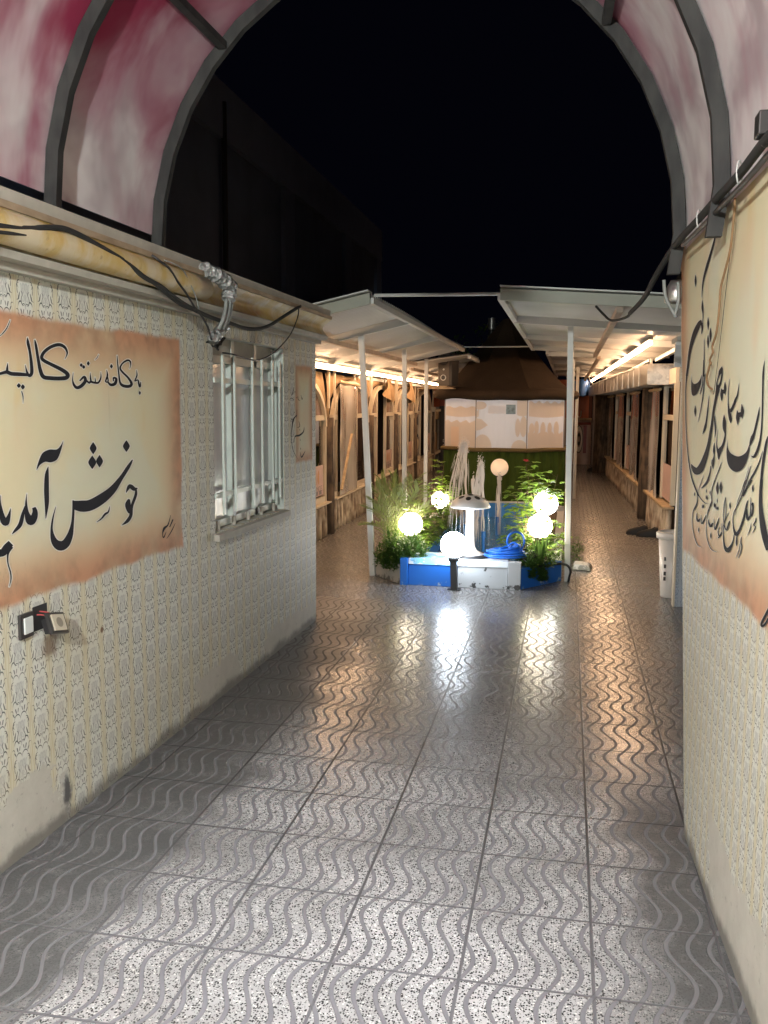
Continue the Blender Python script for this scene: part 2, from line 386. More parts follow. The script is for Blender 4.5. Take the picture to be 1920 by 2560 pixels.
def skin():
    g = G('stained_pink_canvas', .75, spec=.2)
    st = g.noise(1, 4, vec=g.vec(g.X*2.0, g.Y*2.0, g.Z*1.15), rough=.5, dist=.45); big = g.noise(.85, 3)
    up = g.step(g.Z, 2.75, 3.7)
    lf = g.step(g.X, -.4, -1.9)
    ab = g.step(g.Y, 4.3, 2.2)
    base = g.mix(g.step(g.noise(2.4, 3, rough=.5, dist=.3), .34, .62), (.50, .42, .46), (.84, .80, .82))
    pink = g.mix(g.noise(4, 3), (.44, .17, .25), (.56, .36, .43))
    m = g.step(st+up*.24+lf*.14+ab*.08, .50, .80)
    base = g.mix(m*.85, base, pink)
    red = g.step(st+up*.26+lf*.20+ab*.18, .76, 1.02)
    base = g.mix(red, base, (.30, .035, .085))
    g.col(base); g.bump(g.noise(3, 3), .15, .03)
    t = g.t; tr = t.nodes.new('ShaderNodeBsdfTranslucent'); g.put(tr.inputs[0], base); mx = t.nodes.new('ShaderNodeMixShader'); mx.inputs[0].default_value = .25
    t.links.new(g.b.outputs[0], mx.inputs[1]); t.links.new(tr.outputs[0], mx.inputs[2]); t.links.new(mx.outputs[0], t.nodes['Material Output'].inputs[0])
    return g.m
M_SKIN = skin()
M_INK = plain('black_brush_paint', (.014, .015, .02), .7, var=.3, scale=20, spec=.2)
M_HALO = plain('white_outline_paint', (.66, .65, .60), .6)
def leafm(name, a, b):
    g = G(name, .42, spec=.4); n = g.noise(9, 3); rnd = g.sepx(g.voro(14, out='Color'))[0]
    g.col(g.mix(n*.5+rnd*.5, a, b)); g.b.inputs['Transmission Weight'].default_value = 0
    t = g.t; tr = t.nodes.new('ShaderNodeBsdfTranslucent'); tr.inputs[0].default_value = (*[min(1, x*2.2) for x in b], 1)
    mx = t.nodes.new('ShaderNodeMixShader'); mx.inputs[0].default_value = .35
    t.links.new(g.b.outputs[0], mx.inputs[1]); t.links.new(tr.outputs[0], mx.inputs[2]); t.links.new(mx.outputs[0], t.nodes['Material Output'].inputs[0]); return g.m
M_LEAF = leafm('rose_leaf', (.045, .10, .015), (.17, .26, .04))
M_LEAFDK = leafm('groundcover_leaf', (.025, .065, .015), (.075, .14, .03))
M_PALM = leafm('palm_leaflet', (.10, .13, .045), (.20, .24, .09))
M_STEM = plain('woody_stem', (.12, .08, .04), .7)
M_PETAL = plain('red_rose_petal', (.42, .02, .035), .5)
M_SOIL = plain('garden_soil', (.07, .045, .028), .9, var=.5, bump=.6)
# ================================================================== SETTING
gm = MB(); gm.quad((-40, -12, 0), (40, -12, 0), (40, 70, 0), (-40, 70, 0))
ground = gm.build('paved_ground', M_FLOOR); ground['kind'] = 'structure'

# ================================================================== LEFT BUILDING (printed wallpaper, window, welcome lettering)
M_WPL = wallpaper('heart_wallpaper_left', 1.0, mural=(-1.2, 4.675, 1.018, 2.145, .14), mural2=(6.715, 7.165, 1.35, 2.10, .07),
                  patches=((2.2, 3.42, .30), (4.85, 5.55, .20), (6.0, 7.6, .19)),
                  marks=((3.36, .80, .075, .075, (.14, .085, .06), .75), (3.778, .765, .016, .022, (.12, .05, .02), .9), (3.45, .13, .045, .10, (.10, .10, .10), 1.)))  # brown smear below the socket, a small brown spot, a dark grey patch
lb = thing('patterned_wall_building', 'long cream building with heart wallpaper, barred window and welcome lettering, left of the passage', 'building', (-2.1, 2, 0))
WY0, WY1, WZ0, WZ1 = 5.13, 6.44, 1.03, 2.20
mb = MB()
def segL(y0, y1, z0, z1, th=.24, d=0): mb.hexa([(xL(y0)+d, y0, z0), (xL(y1)+d, y1, z0), (xL(y1)-th, y1, z0), (xL(y0)-th, y0, z0)], [(xL(y0)+d, y0, z1), (xL(y1)+d, y1, z1), (xL(y1)-th, y1, z1), (xL(y0)-th, y0, z1)])
segL(-4, WY0, 0, 2.55); segL(WY0, WY1, 0, WZ0); segL(WY0, WY1, WZ1, 2.55); segL(WY1, 7.26, 0, 2.55)
mb.hexa([(-6, 7.02, 0), (xL(7.0)-.24, 7.02, 0), (xL(7.0)-.24, 7.26, 0), (-6, 7.26, 0)], [(-6, 7.02, 2.55), (xL(7)-.24, 7.02, 2.55), (xL(7)-.24, 7.26, 2.55), (-6, 7.26, 2.55)])
mb.build('wall', M_WPL, lb)
mb = MB(); mb.box(-6, -4, 2.556, -2.13, 7.2, 2.60); mb.build('roof', M_BLACK, lb)
# cornice: profile (protrusion, z) swept along the wall
def stained_cream():
    g = G('yellowed_cream_cornice', .5, spec=.3); n = g.noise(1, 5, vec=g.vec(g.X*3, g.Y*5, g.Z*2.5), rough=.65); n2 = g.noise(19, 5, rough=.7)
    c = g.mix(g.step(n, .38, .64), (.56, .49, .35), (.50, .36, .13)); c = g.mix(g.step(n2, .60, .72)*.6, c, (.26, .19, .10)); g.col(c); return g.m
M_CORN = stained_cream()
M_CORNG = plain('dusty_grey_ledge', (.38, .365, .32), .7, var=.25, scale=12)
M_CORNB = streaked('brown_wood_strip', (.24, .18, .12), (.38, .30, .21), .65, 8, 20)
def sweepL(name, prof, y0, y1, mat, n=24, smooth=False):
    mb = MB(); N = len(prof); b = 0
    ys = [y0+(y1-y0)*i/n for i in range(n+1)]
    mb.v = [Vector((xL(y)+p, y, z)) for y in ys for p, z in prof]
    for i in range(n):
        for k in range(N): k2 = (k+1) % N; mb.f.append((i*N+k, i*N+k2, (i+1)*N+k2, (i+1)*N+k)); mb.mi.append(0)
    mb.f.append(tuple(range(N))); mb.f.append(tuple(n*N+k for k in range(N-1, -1, -1))); mb.mi += [0, 0]
    return mb.build(name, mat, lb, smooth)
sweepL('cornice_ledge', [(.002, 2.285), (.045, 2.285), (.045, 2.315), (.095, 2.318), (.105, 2.345), (.09, 2.352), (.002, 2.352)], -4, 7.27, M_CORNG, smooth='auto')
cove = [(.003, 2.354), (.088, 2.354)]+[(.095-.055*sin(t*pi/8)+.03*t/8, 2.356+.115*t/8) for t in range(1, 8)]+[(.125, 2.478), (.003, 2.478)]
sweepL('cornice_cove', cove, -4, 7.28, M_CORN, smooth='auto')
sweepL('cornice_strip', [(.003, 2.480), (.130, 2.480), (.133, 2.505), (.003, 2.505)], -4, 7.285, M_CORNB)
sweepL('eaves_board', [(.003, 2.507), (.115, 2.507), (.120, 2.553), (.003, 2.553)], -4, 7.29, M_CORNG)
# window
M_SASH = plain('mint_white_window_paint', (.50, .55, .52), .4, var=.1)
M_FROST = streaked('pale_frosted_pane', (.62, .66, .72), (.86, .88, .90), .22, 9, .8, .1)
M_CURT = streaked('pale_window_curtain', (.36, .38, .42), (.66, .67, .70), .8, 14, 1)
xw = xL(5.8)-.085
wn = MB()
for y in (WY0+.03, WY0+.46, WY0+.89, WY1-.03): wn.bar((xw, y, WZ0), (xw, y, WZ1), .05, .05)
for z in (WZ0+.03, WZ1-.13): wn.bar((xw, WY0, z), (xw, WY1, z), .05, .045)
wf = wn.build('window', M_SASH, lb)
p = MB(); p.quad((xw-.012, WY0, WZ0), (xw-.012, WY1, WZ0), (xw-.012, WY1, WZ1), (xw-.012, WY0, WZ1)); p.build('pane', M_FROST, wf)
p = MB(); p.grid(lambda s, t: (xw-.07+.018*sin(s*46)+.012*sin(s*19), WY0+(WY1-WY0)*s, WZ0+(WZ1-WZ0)*t), 90, 2); p.build('curtain', M_CURT, wf, True)
p = MB()
p.box(xw-.02, WY0, WZ1-.11, xw+.02, WY1, WZ1); p.build('head_panel', M_CORNG, wf)
p = MB(); p.quad((xw+.02, WY1-.003, WZ0), (xL(WY1)-.002, WY1-.003, WZ0), (xL(WY1)-.002, WY1-.003, WZ1), (xw+.02, WY1-.003, WZ1)); p.build('reveal', M_SASH, wf)
p = MB(); p.hexa([(xL(WY0)+.035, WY0-.02, WZ0-.05), (xL(WY1)+.035, WY1+.04, WZ0-.05), (xw-.02, WY1+.02, WZ0-.045), (xw-.02, WY0, WZ0-.045)], [(xL(WY0)+.035, WY0-.02, WZ0-.012), (xL(WY1)+.035, WY1+.04, WZ0-.012), (xw-.02, WY1+.02, WZ0+.006), (xw-.02, WY0, WZ0+.006)])
p.build('sill', M_CORNG, wf)
gr = MB(); xg = xL(5.8)+.012
for y in (WY0+.10, WY0+.30, WY0+.63, WY0+.82, WY0+1.04, WY0+1.20):
    gr.bar((xg, y, WZ0+.10), (xg, y, WZ1-.10), .020, .014, up=(1, 0, 0))
for z in (WZ0+.22, WZ1-.26): gr.bar((xg-.022, WY0-.0, z), (xg-.022, WY1+.0, z), .02, .03)
gr.build('window_grille', plain('pale_green_grille_paint', (.50, .56, .53), .35), lb)
for i in range(5):                      # small fixing lugs on the sill
    p = MB(); y = WY0+.12+i*.27; p.tube([(xw+.045, y, WZ0), (xw+.045, y, WZ0+.055)], .014); p.build('grille_lug', M_CORNG, lb)
# wall switch and hanging socket
M_PLATE = plain('dark_grey_plastic_plate', (.035, .033, .033), .35); M_KEY = plain('white_plastic_rocker', (.62, .66, .65), .3)
sw = thing('light_switch', 'square white light switch in a dark plate set flush in the wallpaper', 'light switch', (xL(3.19), 3.19, .87))
p = MB(); p.box(xL(3.19)-.002, 3.145, .875, xL(3.19)+.012, 3.235, .975); p.build('plate', M_PLATE, sw, bevel=.003)
p = MB(); p.box(xL(3.19)+.008, 3.166, .893, xL(3.19)+.018, 3.224, .958); p.build('rocker', M_KEY, sw, bevel=.003)
so = thing('wall_socket', 'power socket hanging loose and tilted out of its hole on wires', 'socket', (xL(3.3), 3.3, .86))
Rm = Matrix.Rotation(radians(-24), 4, 'Y') @ Matrix.Rotation(radians(-12), 4, 'X')
def rot(pts, c): return [Vector(c)+Rm @ Vector(q) for q in pts]
def rbox(mb, c, x0, y0, z0, x1, y1, z1):
    q = rot([(x, y, z) for z in (z0, z1) for y in (y0, y1) for x in (x0, x1)], c); mb.add(q, [(0, 2, 3, 1), (4, 5, 7, 6), (0, 1, 5, 4), (2, 6, 7, 3), (0, 4, 6, 2), (1, 3, 7, 5)])
sc_ = (xL(3.32)+.055, 3.325, .905)
p = MB(); rbox(p, sc_, -.006, -.055, -.045, .008, .055, .045); p.build('plate', M_PLATE, so)
p = MB(); rbox(p, sc_, .0075, -.038, -.034, .015, .040, .034); p.build('cover', plain('ivory_socket_plastic', (.42, .39, .31), .4), so)
p = MB(); q = [Vector(sc_)+Rm @ Vector((.0165, .021*cos(a*pi/10), .021*sin(a*pi/10))) for a in range(20)]; p.quad(*q); p.build('socket_well', plain('shaded_socket_well', (.20, .185, .15), .5), so)  # flat disc; the recess shade is put into its darker ivory colour
p = MB(); rbox(p, sc_, -.045, -.03, -.03, -.007, .03, .03); p.build('back_box', M_BLACK, so)
p = MB(); p.box(xL(3.27)-.03, 3.245, .885, xL(3.27)+.003, 3.345, .985); p.build('wall_hole', M_BLACK, so)
M_WIRER = plain('red_wire', (.35, .06, .06), .5)
p = MB(); p.tube(crom([(xL(3.28), 3.27, .95), (xL(3.28)+.03, 3.285, .945), (xL(3.3)+.05, 3.30, .915)]), .003, 6); p.tube(crom([(xL(3.28), 3.29, .96), (xL(3.28)+.035, 3.31, .95), (xL(3.3)+.05, 3.33, .92)]), .003, 6); p.build('wire', M_WIRER, so)
# ------------------------------------------------------------------ brush lettering traced in image pixels, projected onto the walls
def lettering(parent, side, frames, name='lettering'):
    if side == 'L': P0, nrm = Vector((-2.086, 2.969, 0)), Vector((1, -.01453, 0)).normalized()
    else: P0, nrm = Vector((.533, 3.865, 0)), Vector((-1, -.0399, 0)).normalized()
    def hit(u, v, off): d = ray(u, v); return CP+d*(((P0+nrm*off)-CP).dot(nrm)/d.dot(nrm))
    for what, mat, grow, off in (('outline', M_HALO, 1, .0012), ('strokes', M_INK, 0, .0026)):
        if grow and not frames[0][3]: continue
        mb = MB(); si = 0
        for (ox, oy, s, hw, strokes, polys) in frames:
            for st in strokes:
                pts = [q if len(q) == 3 else (q[0], q[1], 14) for q in st]
                c = crom(pts, 7) if len(pts) > 2 else pts
                L = []
                for i, (x, y, wd) in enumerate(c):
                    a, b = c[max(i-1, 0)], c[min(i+1, len(c)-1)]; dx, dy = b[0]-a[0], b[1]-a[1]; l = math.hypot(dx, dy) or 1
                    h = max(wd, 1.5)/2+grow*hw; L.append((x-dy/l*h, y+dx/l*h, x+dy/l*h, y-dx/l*h))
                if grow:
                    a, b = c[0], c[1]; l = math.hypot(b[0]-a[0], b[1]-a[1]) or 1; dx, dy = (b[0]-a[0])/l*hw, (b[1]-a[1])/l*hw
                    L[0] = tuple(v-(dx, dy, dx, dy)[k] for k, v in enumerate(L[0]))
                    a, b = c[-2], c[-1]; l = math.hypot(b[0]-a[0], b[1]-a[1]) or 1; dx, dy = (b[0]-a[0])/l*hw, (b[1]-a[1])/l*hw
                    L[-1] = tuple(v+(dx, dy, dx, dy)[k] for k, v in enumerate(L[-1]))
                vs = []
                for k, (x1, y1, x2, y2) in enumerate(L):
                    o = off+si*1.2e-5+k*2e-7; vs += [hit(ox+x1*s, oy+y1*s, o), hit(ox+x2*s, oy+y2*s, o)]
                mb.add(vs, [(2*i, 2*i+1, 2*i+3, 2*i+2) for i in range(len(L)-1)]); si += 1
            for pl in polys:
                cx = sum(q[0] for q in pl)/len(pl); cy = sum(q[1] for q in pl)/len(pl); o = off+si*1.2e-5; si += 1
                r = []
                pl2 = crom(list(pl)+[pl[0]], 5)[:-1]
                for i, (x, y) in enumerate(pl2):
                    a, b = pl2[i-1], pl2[(i+1) % len(pl2)]; dx, dy = b[0]-a[0], b[1]-a[1]; l = math.hypot(dx, dy) or 1
                    nx, ny = dy/l, -dx/l
                    if (x-cx)*nx+(y-cy)*ny < 0 and False: nx, ny = -nx, -ny
                    r.append((x+nx*hw*grow, y+ny*hw*grow))
                ar = sum(r[i][0]*r[(i+1) % len(r)][1]-r[(i+1) % len(r)][0]*r[i][1] for i in range(len(r)))
                mb.quad(*[hit(ox+x*s, oy+y*s, o) for x, y in r])
        ob = mb.build(name if what == 'strokes' else name+'_outline', mat, parent)
def dia(x, y, w, h): return [(x, y-h/2, 3), (x, y-h*.12, w*.8), (x, y+h*.12, w*.8), (x, y+h/2, 3)]
FA = (0, 800, .24111, 8, [
 [(285, 180, 5), (290, 235, 30), (310, 330, 27), (325, 450, 32), (329, 545, 36), (305, 578, 30), (280, 540, 22), (262, 465, 4)],
 [(-60, 560, 30), (0, 556, 28), (40, 545, 32), (75, 540, 38), (120, 557, 40), (200, 562, 40), (260, 566, 34), (315, 572, 24)], [(80, 445, 3), (75, 500, 22), (72, 550, 30)],
 [(360, 203, 8), (372, 260, 26), (395, 400, 30), (418, 520, 38), (450, 588, 42), (520, 602, 42), (620, 606, 42), (690, 596, 44), (698, 560, 42), (640, 515, 40), (530, 460, 36), (455, 420, 36), (432, 385, 34), (460, 330, 34), (530, 278, 34), (610, 256, 36), (668, 280, 30), (696, 330, 18), (690, 370, 10), (672, 405, 3)],
 dia(195, 680, 46, 50), dia(237, 694, 46, 56), [(224, 738, 10), (238, 790, 10), (239, 860, 2)],
 [(760, 545, 3), (752, 610, 10), (766, 670, 24), (800, 702, 32), (850, 678, 36), (885, 630, 34), (872, 590, 26), (826, 632, 14)],
 [(880, 610, 18), (922, 650, 20), (940, 640, 22), (980, 650, 22), (1020, 648, 20), (1045, 600, 14), (1045, 540, 3)], [(936, 545, 3), (938, 600, 16), (945, 645, 18)], [(985, 595, 3), (990, 640, 14)],
 dia(842, 468, 36, 40), dia(868, 487, 36, 40), dia(915, 450, 34, 48), [(1022, 358, 3), (1008, 388, 6), (985, 411, 3)],
 [(1105, 515, 3), (1114, 575, 18), (1095, 635, 14), (1120, 640, 14), (1118, 595, 12)], [(1120, 645, 16), (1150, 672, 28), (1192, 660, 32), (1205, 612, 26), (1178, 600, 18), (1176, 636, 10)], dia(1155, 480, 34, 46),
 [(1214, 368, 5), (1220, 450, 12), (1232, 560, 14), (1246, 650, 22), (1280, 682, 32), (1340, 687, 32), (1364, 660, 28), (1330, 600, 22), (1270, 540, 20), (1246, 498, 18), (1270, 450, 16), (1320, 418, 20), (1350, 430, 16), (1354, 470, 8), (1344, 505, 3)],
 [(1415, 518, 3), (1420, 575, 14), (1398, 632, 12), (1430, 622, 12), (1440, 665, 18), (1452, 690, 18), (1460, 640, 6)], dia(1450, 756, 26, 40),
 [(105, 0, 5), (75, 75, 10), (40, 125, 10), (0, 165, 6), (-40, 185, 3)]], [])
FB = (0, 1080, .28933, 8, [
 [(417, 298, 4), (405, 370, 34), (402, 500, 42), (404, 620, 36), (396, 748, 3)],
 [(1145, 240, 8), (1110, 300, 30), (1050, 392, 36), (970, 500, 64), (880, 576, 86), (780, 632, 94), (700, 640, 96), (632, 628, 70)],
 [(632, 590, 14), (634, 680, 20), (626, 790, 26), (605, 890, 52), (565, 965, 74), (515, 982, 84), (468, 940, 56), (447, 850, 22), (456, 750, 14), (482, 645, 3)],
 dia(805, 140, 66, 104), dia(797, 262, 76, 116), dia(860, 252, 66, 106), dia(1092, 122, 66, 100),
 [(1190, 485, 3), (1160, 492, 34), (1122, 468, 34), (1098, 505, 16), (1090, 525, 3)], [(1172, 480, 12), (1174, 540, 24), (1140, 640, 24), (1130, 720, 28), (1100, 770, 28), (1052, 806, 4)], [(1115, 580, 18), (1106, 630, 50), (1118, 690, 30), (1130, 690, 10)],
 [(948, 642, 3), (936, 690, 14), (908, 710, 18), (875, 750, 12), (835, 778, 3)],
 [(232, 532, 3), (226, 600, 14), (232, 700, 40), (262, 765, 78), (292, 740, 62), (303, 690, 46), (292, 652, 30)], [(215, 640, 6), (198, 710, 28), (174, 800, 36), (130, 853, 22), (103, 882, 4)],
 [(5, 548, 4), (5, 620, 12), (18, 730, 48), (48, 782, 60), (74, 735, 34), (92, 660, 4)],
 [(-40, 1050, 60), (25, 1040, 66), (60, 995, 62), (95, 960, 56)], [(100, 990, 34), (70, 1050, 18), (68, 1130, 10), (90, 1210, 11), (95, 1270, 10), (80, 1336, 3)],
 ],
 [[(548, 70), (530, 150), (495, 235), (440, 262), (390, 258), (345, 285), (316, 328), (330, 265), (365, 185), (425, 152), (490, 150), (525, 115)]])
FG = (0, 1080, .28933, 0, [[(1475, 718, 3), (1452, 800, 10), (1420, 832, 20), (1405, 880, 6), (1414, 912, 10), (1436, 862, 3)], [(1515, 788, 3), (1480, 860, 8), (1440, 922, 3)], [(1495, 755, 10), (1466, 822, 8)]], [])
FS = (700, 930, .18083, 0, [
 [(236, 590, 8), (185, 660, 18), (165, 780, 10), (156, 900, 6), (182, 1080, 6), (262, 1230, 2)], [(336, 760, 3), (322, 828, 14), (270, 874, 24), (222, 884, 22), (204, 905, 8), (190, 972, 3)],
 [(235, 520, 3), (232, 600, 6), (224, 642, 3)], [(262, 680, 4), (272, 750, 8), (236, 770, 4)], dia(196, 560, 10, 20), dia(165, 655, 14, 26), dia(274, 800, 10, 20),
 [(192, 210, 4), (172, 300, 8), (150, 330, 4)], [(130, 380, 5), (160, 362, 8), (190, 385, 6)], [(245, 330, 4), (255, 385, 7), (280, 390, 4)], [(290, 320, 4), (305, 380, 7), (312, 350, 3)], dia(124, 245, 10, 22), dia(208, 275, 10, 22), dia(232, 355, 10, 20), dia(126, 420, 8, 22),
 [(350, 1090, 3), (318, 1150, 14), (296, 1178, 12), (280, 1110, 4)], dia(280, 940, 8, 22), dia(286, 1060, 8, 30)], [])
lettering(lb, 'L', [FA, FB]); lettering(lb, 'L', [FS], 'small_lettering'); lettering(lb, 'L', [FG], 'signature')

# ================================================================== RIGHT BUILDING
M_WPR = wallpaper('heart_wallpaper_right', 1.25, mural=(-1.5, (3.86, .306), 1.165, 2.70, .13), patches=((1.0, 3.35, .30),), sc=.7)
rb = thing('poem_wall_building', 'cream wallpapered building with a large brushed poem on the right edge of the passage', 'building', (.7, 2, 0))
RY = 3.87; RT = 4.66          # free end of this wall slanted to match its edge in the image
mb = MB(); mb.hexa([(xR(-4), -4, 0), (xR(RY), RY, 0), (xR(RY)+.22, RY, 0), (xR(-4)+.22, -4, 0)], [(xR(-4), -4, 2.58), (xR(RT), RT, 2.58), (xR(RT)+.22, RT, 2.58), (xR(-4)+.22, -4, 2.58)])
mb.box(xR(RY)+.222, RY-.2, 0, 4, RY-.003, 2.58); mb.build('wall', M_WPR, rb)
mb = MB(); mb.box(xR(RY)+.04, -4, 2.584, 4, RY-.01, 2.62); mb.build('roof', M_BLACK, rb)
FC = (1690, 520, .18992, 5, [
 [(605, 62, 2), (540, 280, 14), (480, 520, 26), (410, 760, 34), (366, 920, 24), (346, 1060, 14), (338, 1180, 3)], [(345, 1213, 3), (347, 1310, 26), (355, 1400, 12), (352, 1500, 8), (337, 1655, 3)],
 [(330, 1478, 20), (308, 1520, 54), (255, 1630, 60), (212, 1760, 48), (180, 1900, 36), (155, 2100, 28), (140, 2212, 26)], [(325, 1480, 10), (345, 1560, 26), (335, 1655, 8)],
 dia(257, 958, 30, 160), dia(422, 1520, 30, 165), dia(453, 1672, 34, 195), dia(421, 1758, 34, 180), [(370, 1728, 3), (370, 1900, 10), (366, 2220, 14)], [(1165, 2008, 3), (1152, 2100, 14), (1145, 2214, 20)]], [])
FD = (1690, 900, .15374, 6, [
 [(205, 0, 36), (180, 200, 26), (158, 450, 13), (155, 700, 11), (162, 1100, 10), (190, 1500, 14), (240, 1850, 20), (300, 2050, 24), (372, 2214, 26)],
 [(450, 0, 14), (440, 200, 14), (430, 400, 20), (388, 556, 14)], [(470, 230, 10), (455, 400, 16), (440, 560, 18), (410, 760, 14), (382, 900, 10), (355, 1010, 3)],
 dia(312, 830, 42, 190), [(535, 578, 3), (520, 760, 18), (495, 980, 26), (465, 1120, 38), (432, 1202, 6)],
 [(748, 104, 6), (725, 180, 56), (695, 260, 22), (662, 380, 22), (678, 470, 60), (650, 620, 44), (615, 800, 38), (590, 1000, 40), (560, 1200, 46), (520, 1420, 58), (460, 1620, 84), (400, 1760, 112), (340, 1808, 116), (285, 1765, 74), (247, 1692, 8)],
 [(752, 130, 14), (746, 240, 24), (726, 360, 30), (690, 450, 46)],
 [(795, 356, 8), (797, 460, 42), (796, 572, 6)], [(738, 462, 8), (740, 560, 46), (740, 664, 6)], [(770, 480, 40), (768, 545, 40)],
 [(868, 308, 3), (848, 500, 10), (848, 700, 14), (866, 850, 46), (885, 960, 50), (886, 1024, 8)], [(880, 840, 50), (930, 750, 42), (970, 640, 36), (1000, 560, 22), (1022, 378, 3)],
 [(1068, 716, 8), (1078, 830, 54), (1072, 952, 6)], [(994, 816, 8), (1004, 940, 60), (1002, 1052, 6)], [(1030, 850, 44), (1046, 925, 36)],
 [(780, 893, 6), (785, 1000, 56), (786, 1110, 54), (800, 1200, 24), (786, 1300, 32), (756, 1400, 42), (706, 1490, 70), (690, 1624, 8)], [(670, 1128, 3), (660, 1300, 8), (664, 1420, 24), (692, 1510, 50)],
 [(630, 903, 6), (630, 1000, 26), (640, 1120, 24), (630, 1262, 4)], [(622, 1348, 8), (616, 1470, 36), (618, 1550, 14), (606, 1650, 38), (602, 1772, 5)], [(585, 1618, 8), (594, 1690, 40), (602, 1770, 4)], [(568, 1720, 18), (548, 1850, 24), (510, 1970, 36), (452, 2050, 30), (404, 2086, 5)],
 [(1196, 1400, 18), (1218, 1330, 46), (1242, 1260, 56), (1272, 1180, 36), (1310, 1020, 32), (1340, 880, 28), (1355, 762, 4)],
 [(1437, 38, 3), (1420, 180, 26), (1410, 400, 26), (1405, 700, 24), (1395, 1000, 22), (1375, 1250, 28), (1330, 1450, 44), (1270, 1570, 40), (1214, 1555, 6)],
 [(1500, 1230, 10), (1470, 1330, 36), (1440, 1500, 40), (1410, 1700, 44), (1390, 1900, 40), (1380, 2100, 40), (1378, 2216, 44)],
 [(1407, 1478, 4), (1360, 1640, 18), (1290, 1800, 28), (1200, 1960, 32), (1130, 2120, 32), (1085, 2216, 30)], [(1180, 1748, 3), (1140, 1900, 6), (1080, 2062, 5)], [(1215, 1722, 4), (1180, 1850, 14), (1120, 2050, 18), (1065, 2216, 20)],
 dia(672, 2084, 54, 210), dia(728, 2074, 54, 200), dia(1248, 2090, 34, 116), [(742, 1658, 3), (700, 1780, 14), (640, 1930, 12), (590, 2080, 10), (574, 2214, 8)], [(446, 1878, 3), (420, 1960, 8), (358, 2124, 4)]],
 [[(252, 225), (256, 330), (290, 385), (345, 372), (395, 305), (416, 235), (410, 350), (388, 440), (350, 530), (302, 578), (264, 572), (249, 500), (247, 380)],
  [(832, 1296), (838, 1400), (872, 1490), (930, 1540), (1010, 1566), (1090, 1540), (1150, 1480), (1188, 1385), (1196, 1440), (1180, 1540), (1148, 1650), (1090, 1760), (1010, 1815), (940, 1812), (872, 1752), (832, 1650), (820, 1500)]])
FE = (1690, 1200, .18082, 4, [
 [(225, 0, 14), (270, 130, 15), (330, 240, 14), (390, 310, 12), (446, 330, 3)], [(290, 170, 5), (292, 300, 14), (265, 380, 24), (235, 440, 10), (222, 560, 6), (235, 700, 7), (265, 820, 9), (300, 900, 9), (336, 925, 3)],
 dia(255, 195, 16, 56), dia(418, 150, 14, 50), dia(416, 240, 16, 60), dia(430, 246, 16, 60), dia(470, 175, 16, 56), dia(364, 365, 18, 56), dia(381, 365, 18, 56),
 [(283, 455, 3), (288, 530, 22), (308, 566, 34), (332, 530, 10)], [(345, 480, 4), (352, 600, 16), (382, 566, 22), (416, 478, 5)], dia(313, 690, 18, 70),
 [(545, 0, 6), (505, 100, 8), (490, 200, 10), (495, 290, 14), (475, 350, 24), (445, 430, 16), (425, 520, 6), (415, 660, 6), (430, 800, 8), (465, 920, 12), (510, 975, 10), (556, 988, 3)],
 [(445, 540, 3), (458, 605, 24), (482, 636, 38), (506, 590, 8)], [(520, 530, 3), (535, 680, 16), (566, 620, 26), (594, 518, 4)], dia(528, 345, 20, 76), dia(543, 360, 20, 76), dia(562, 390, 20, 56), dia(579, 392, 20, 56), dia(568, 285, 14, 60), dia(480, 770, 22, 90),
 [(600, 650, 8), (580, 720, 10), (600, 775, 18), (628, 730, 10), (632, 600, 6)], [(580, 800, 12), (600, 780, 20), (624, 720, 6)],
 [(683, 235, 4), (665, 340, 10), (655, 480, 8), (665, 620, 12), (698, 690, 22), (730, 600, 22), (742, 560, 4)], [(683, 235, 5), (688, 340, 8), (685, 500, 10), (660, 640, 8), (655, 780, 12), (670, 910, 30), (710, 970, 62), (750, 930, 40), (785, 850, 18), (802, 750, 8)], [(640, 660, 4), (680, 560, 10), (725, 450, 3)],
 [(1050, 0, 18), (980, 110, 16), (910, 220, 14), (850, 350, 12), (800, 450, 10), (785, 560, 10), (800, 680, 24), (832, 750, 48), (872, 700, 34), (912, 600, 30), (950, 470, 30), (976, 340, 24), (992, 278, 5)],
 [(960, 0, 10), (915, 130, 8), (850, 300, 6), (815, 482, 4)], [(975, 400, 20), (988, 540, 34), (1020, 500, 24), (1048, 480, 24), (1062, 380, 24), (1056, 320, 26), (1044, 350, 8)], [(1030, 238, 3), (1032, 380, 14), (1025, 500, 20)],
 dia(1062, 115, 30, 100), dia(745, 355, 24, 96), [(1105, 518, 6), (1100, 570, 20), (1070, 620, 10), (1096, 640, 12), (1080, 690, 12), (1055, 728, 3)], [(1036, 598, 3), (1020, 690, 12), (985, 766, 3)],
 [(840, 770, 10), (836, 860, 24), (838, 916, 5)], [(903, 785, 8), (895, 860, 16), (908, 920, 12), (890, 1010, 10), (858, 1082, 3)], [(880, 880, 3), (865, 980, 8), (828, 1062, 3)],
 [(1180, -10, 40), (1168, 200, 44), (1172, 400, 56), (1195, 600, 80), (1230, 780, 90), (1290, 960, 100)], [(1290, 1770, 36), (1220, 1900, 34), (1182, 1980, 32), (1190, 2018, 32), (1230, 1990, 28), (1290, 1880, 18)]], [])
lettering(rb, 'R', [FC, FD, FE])
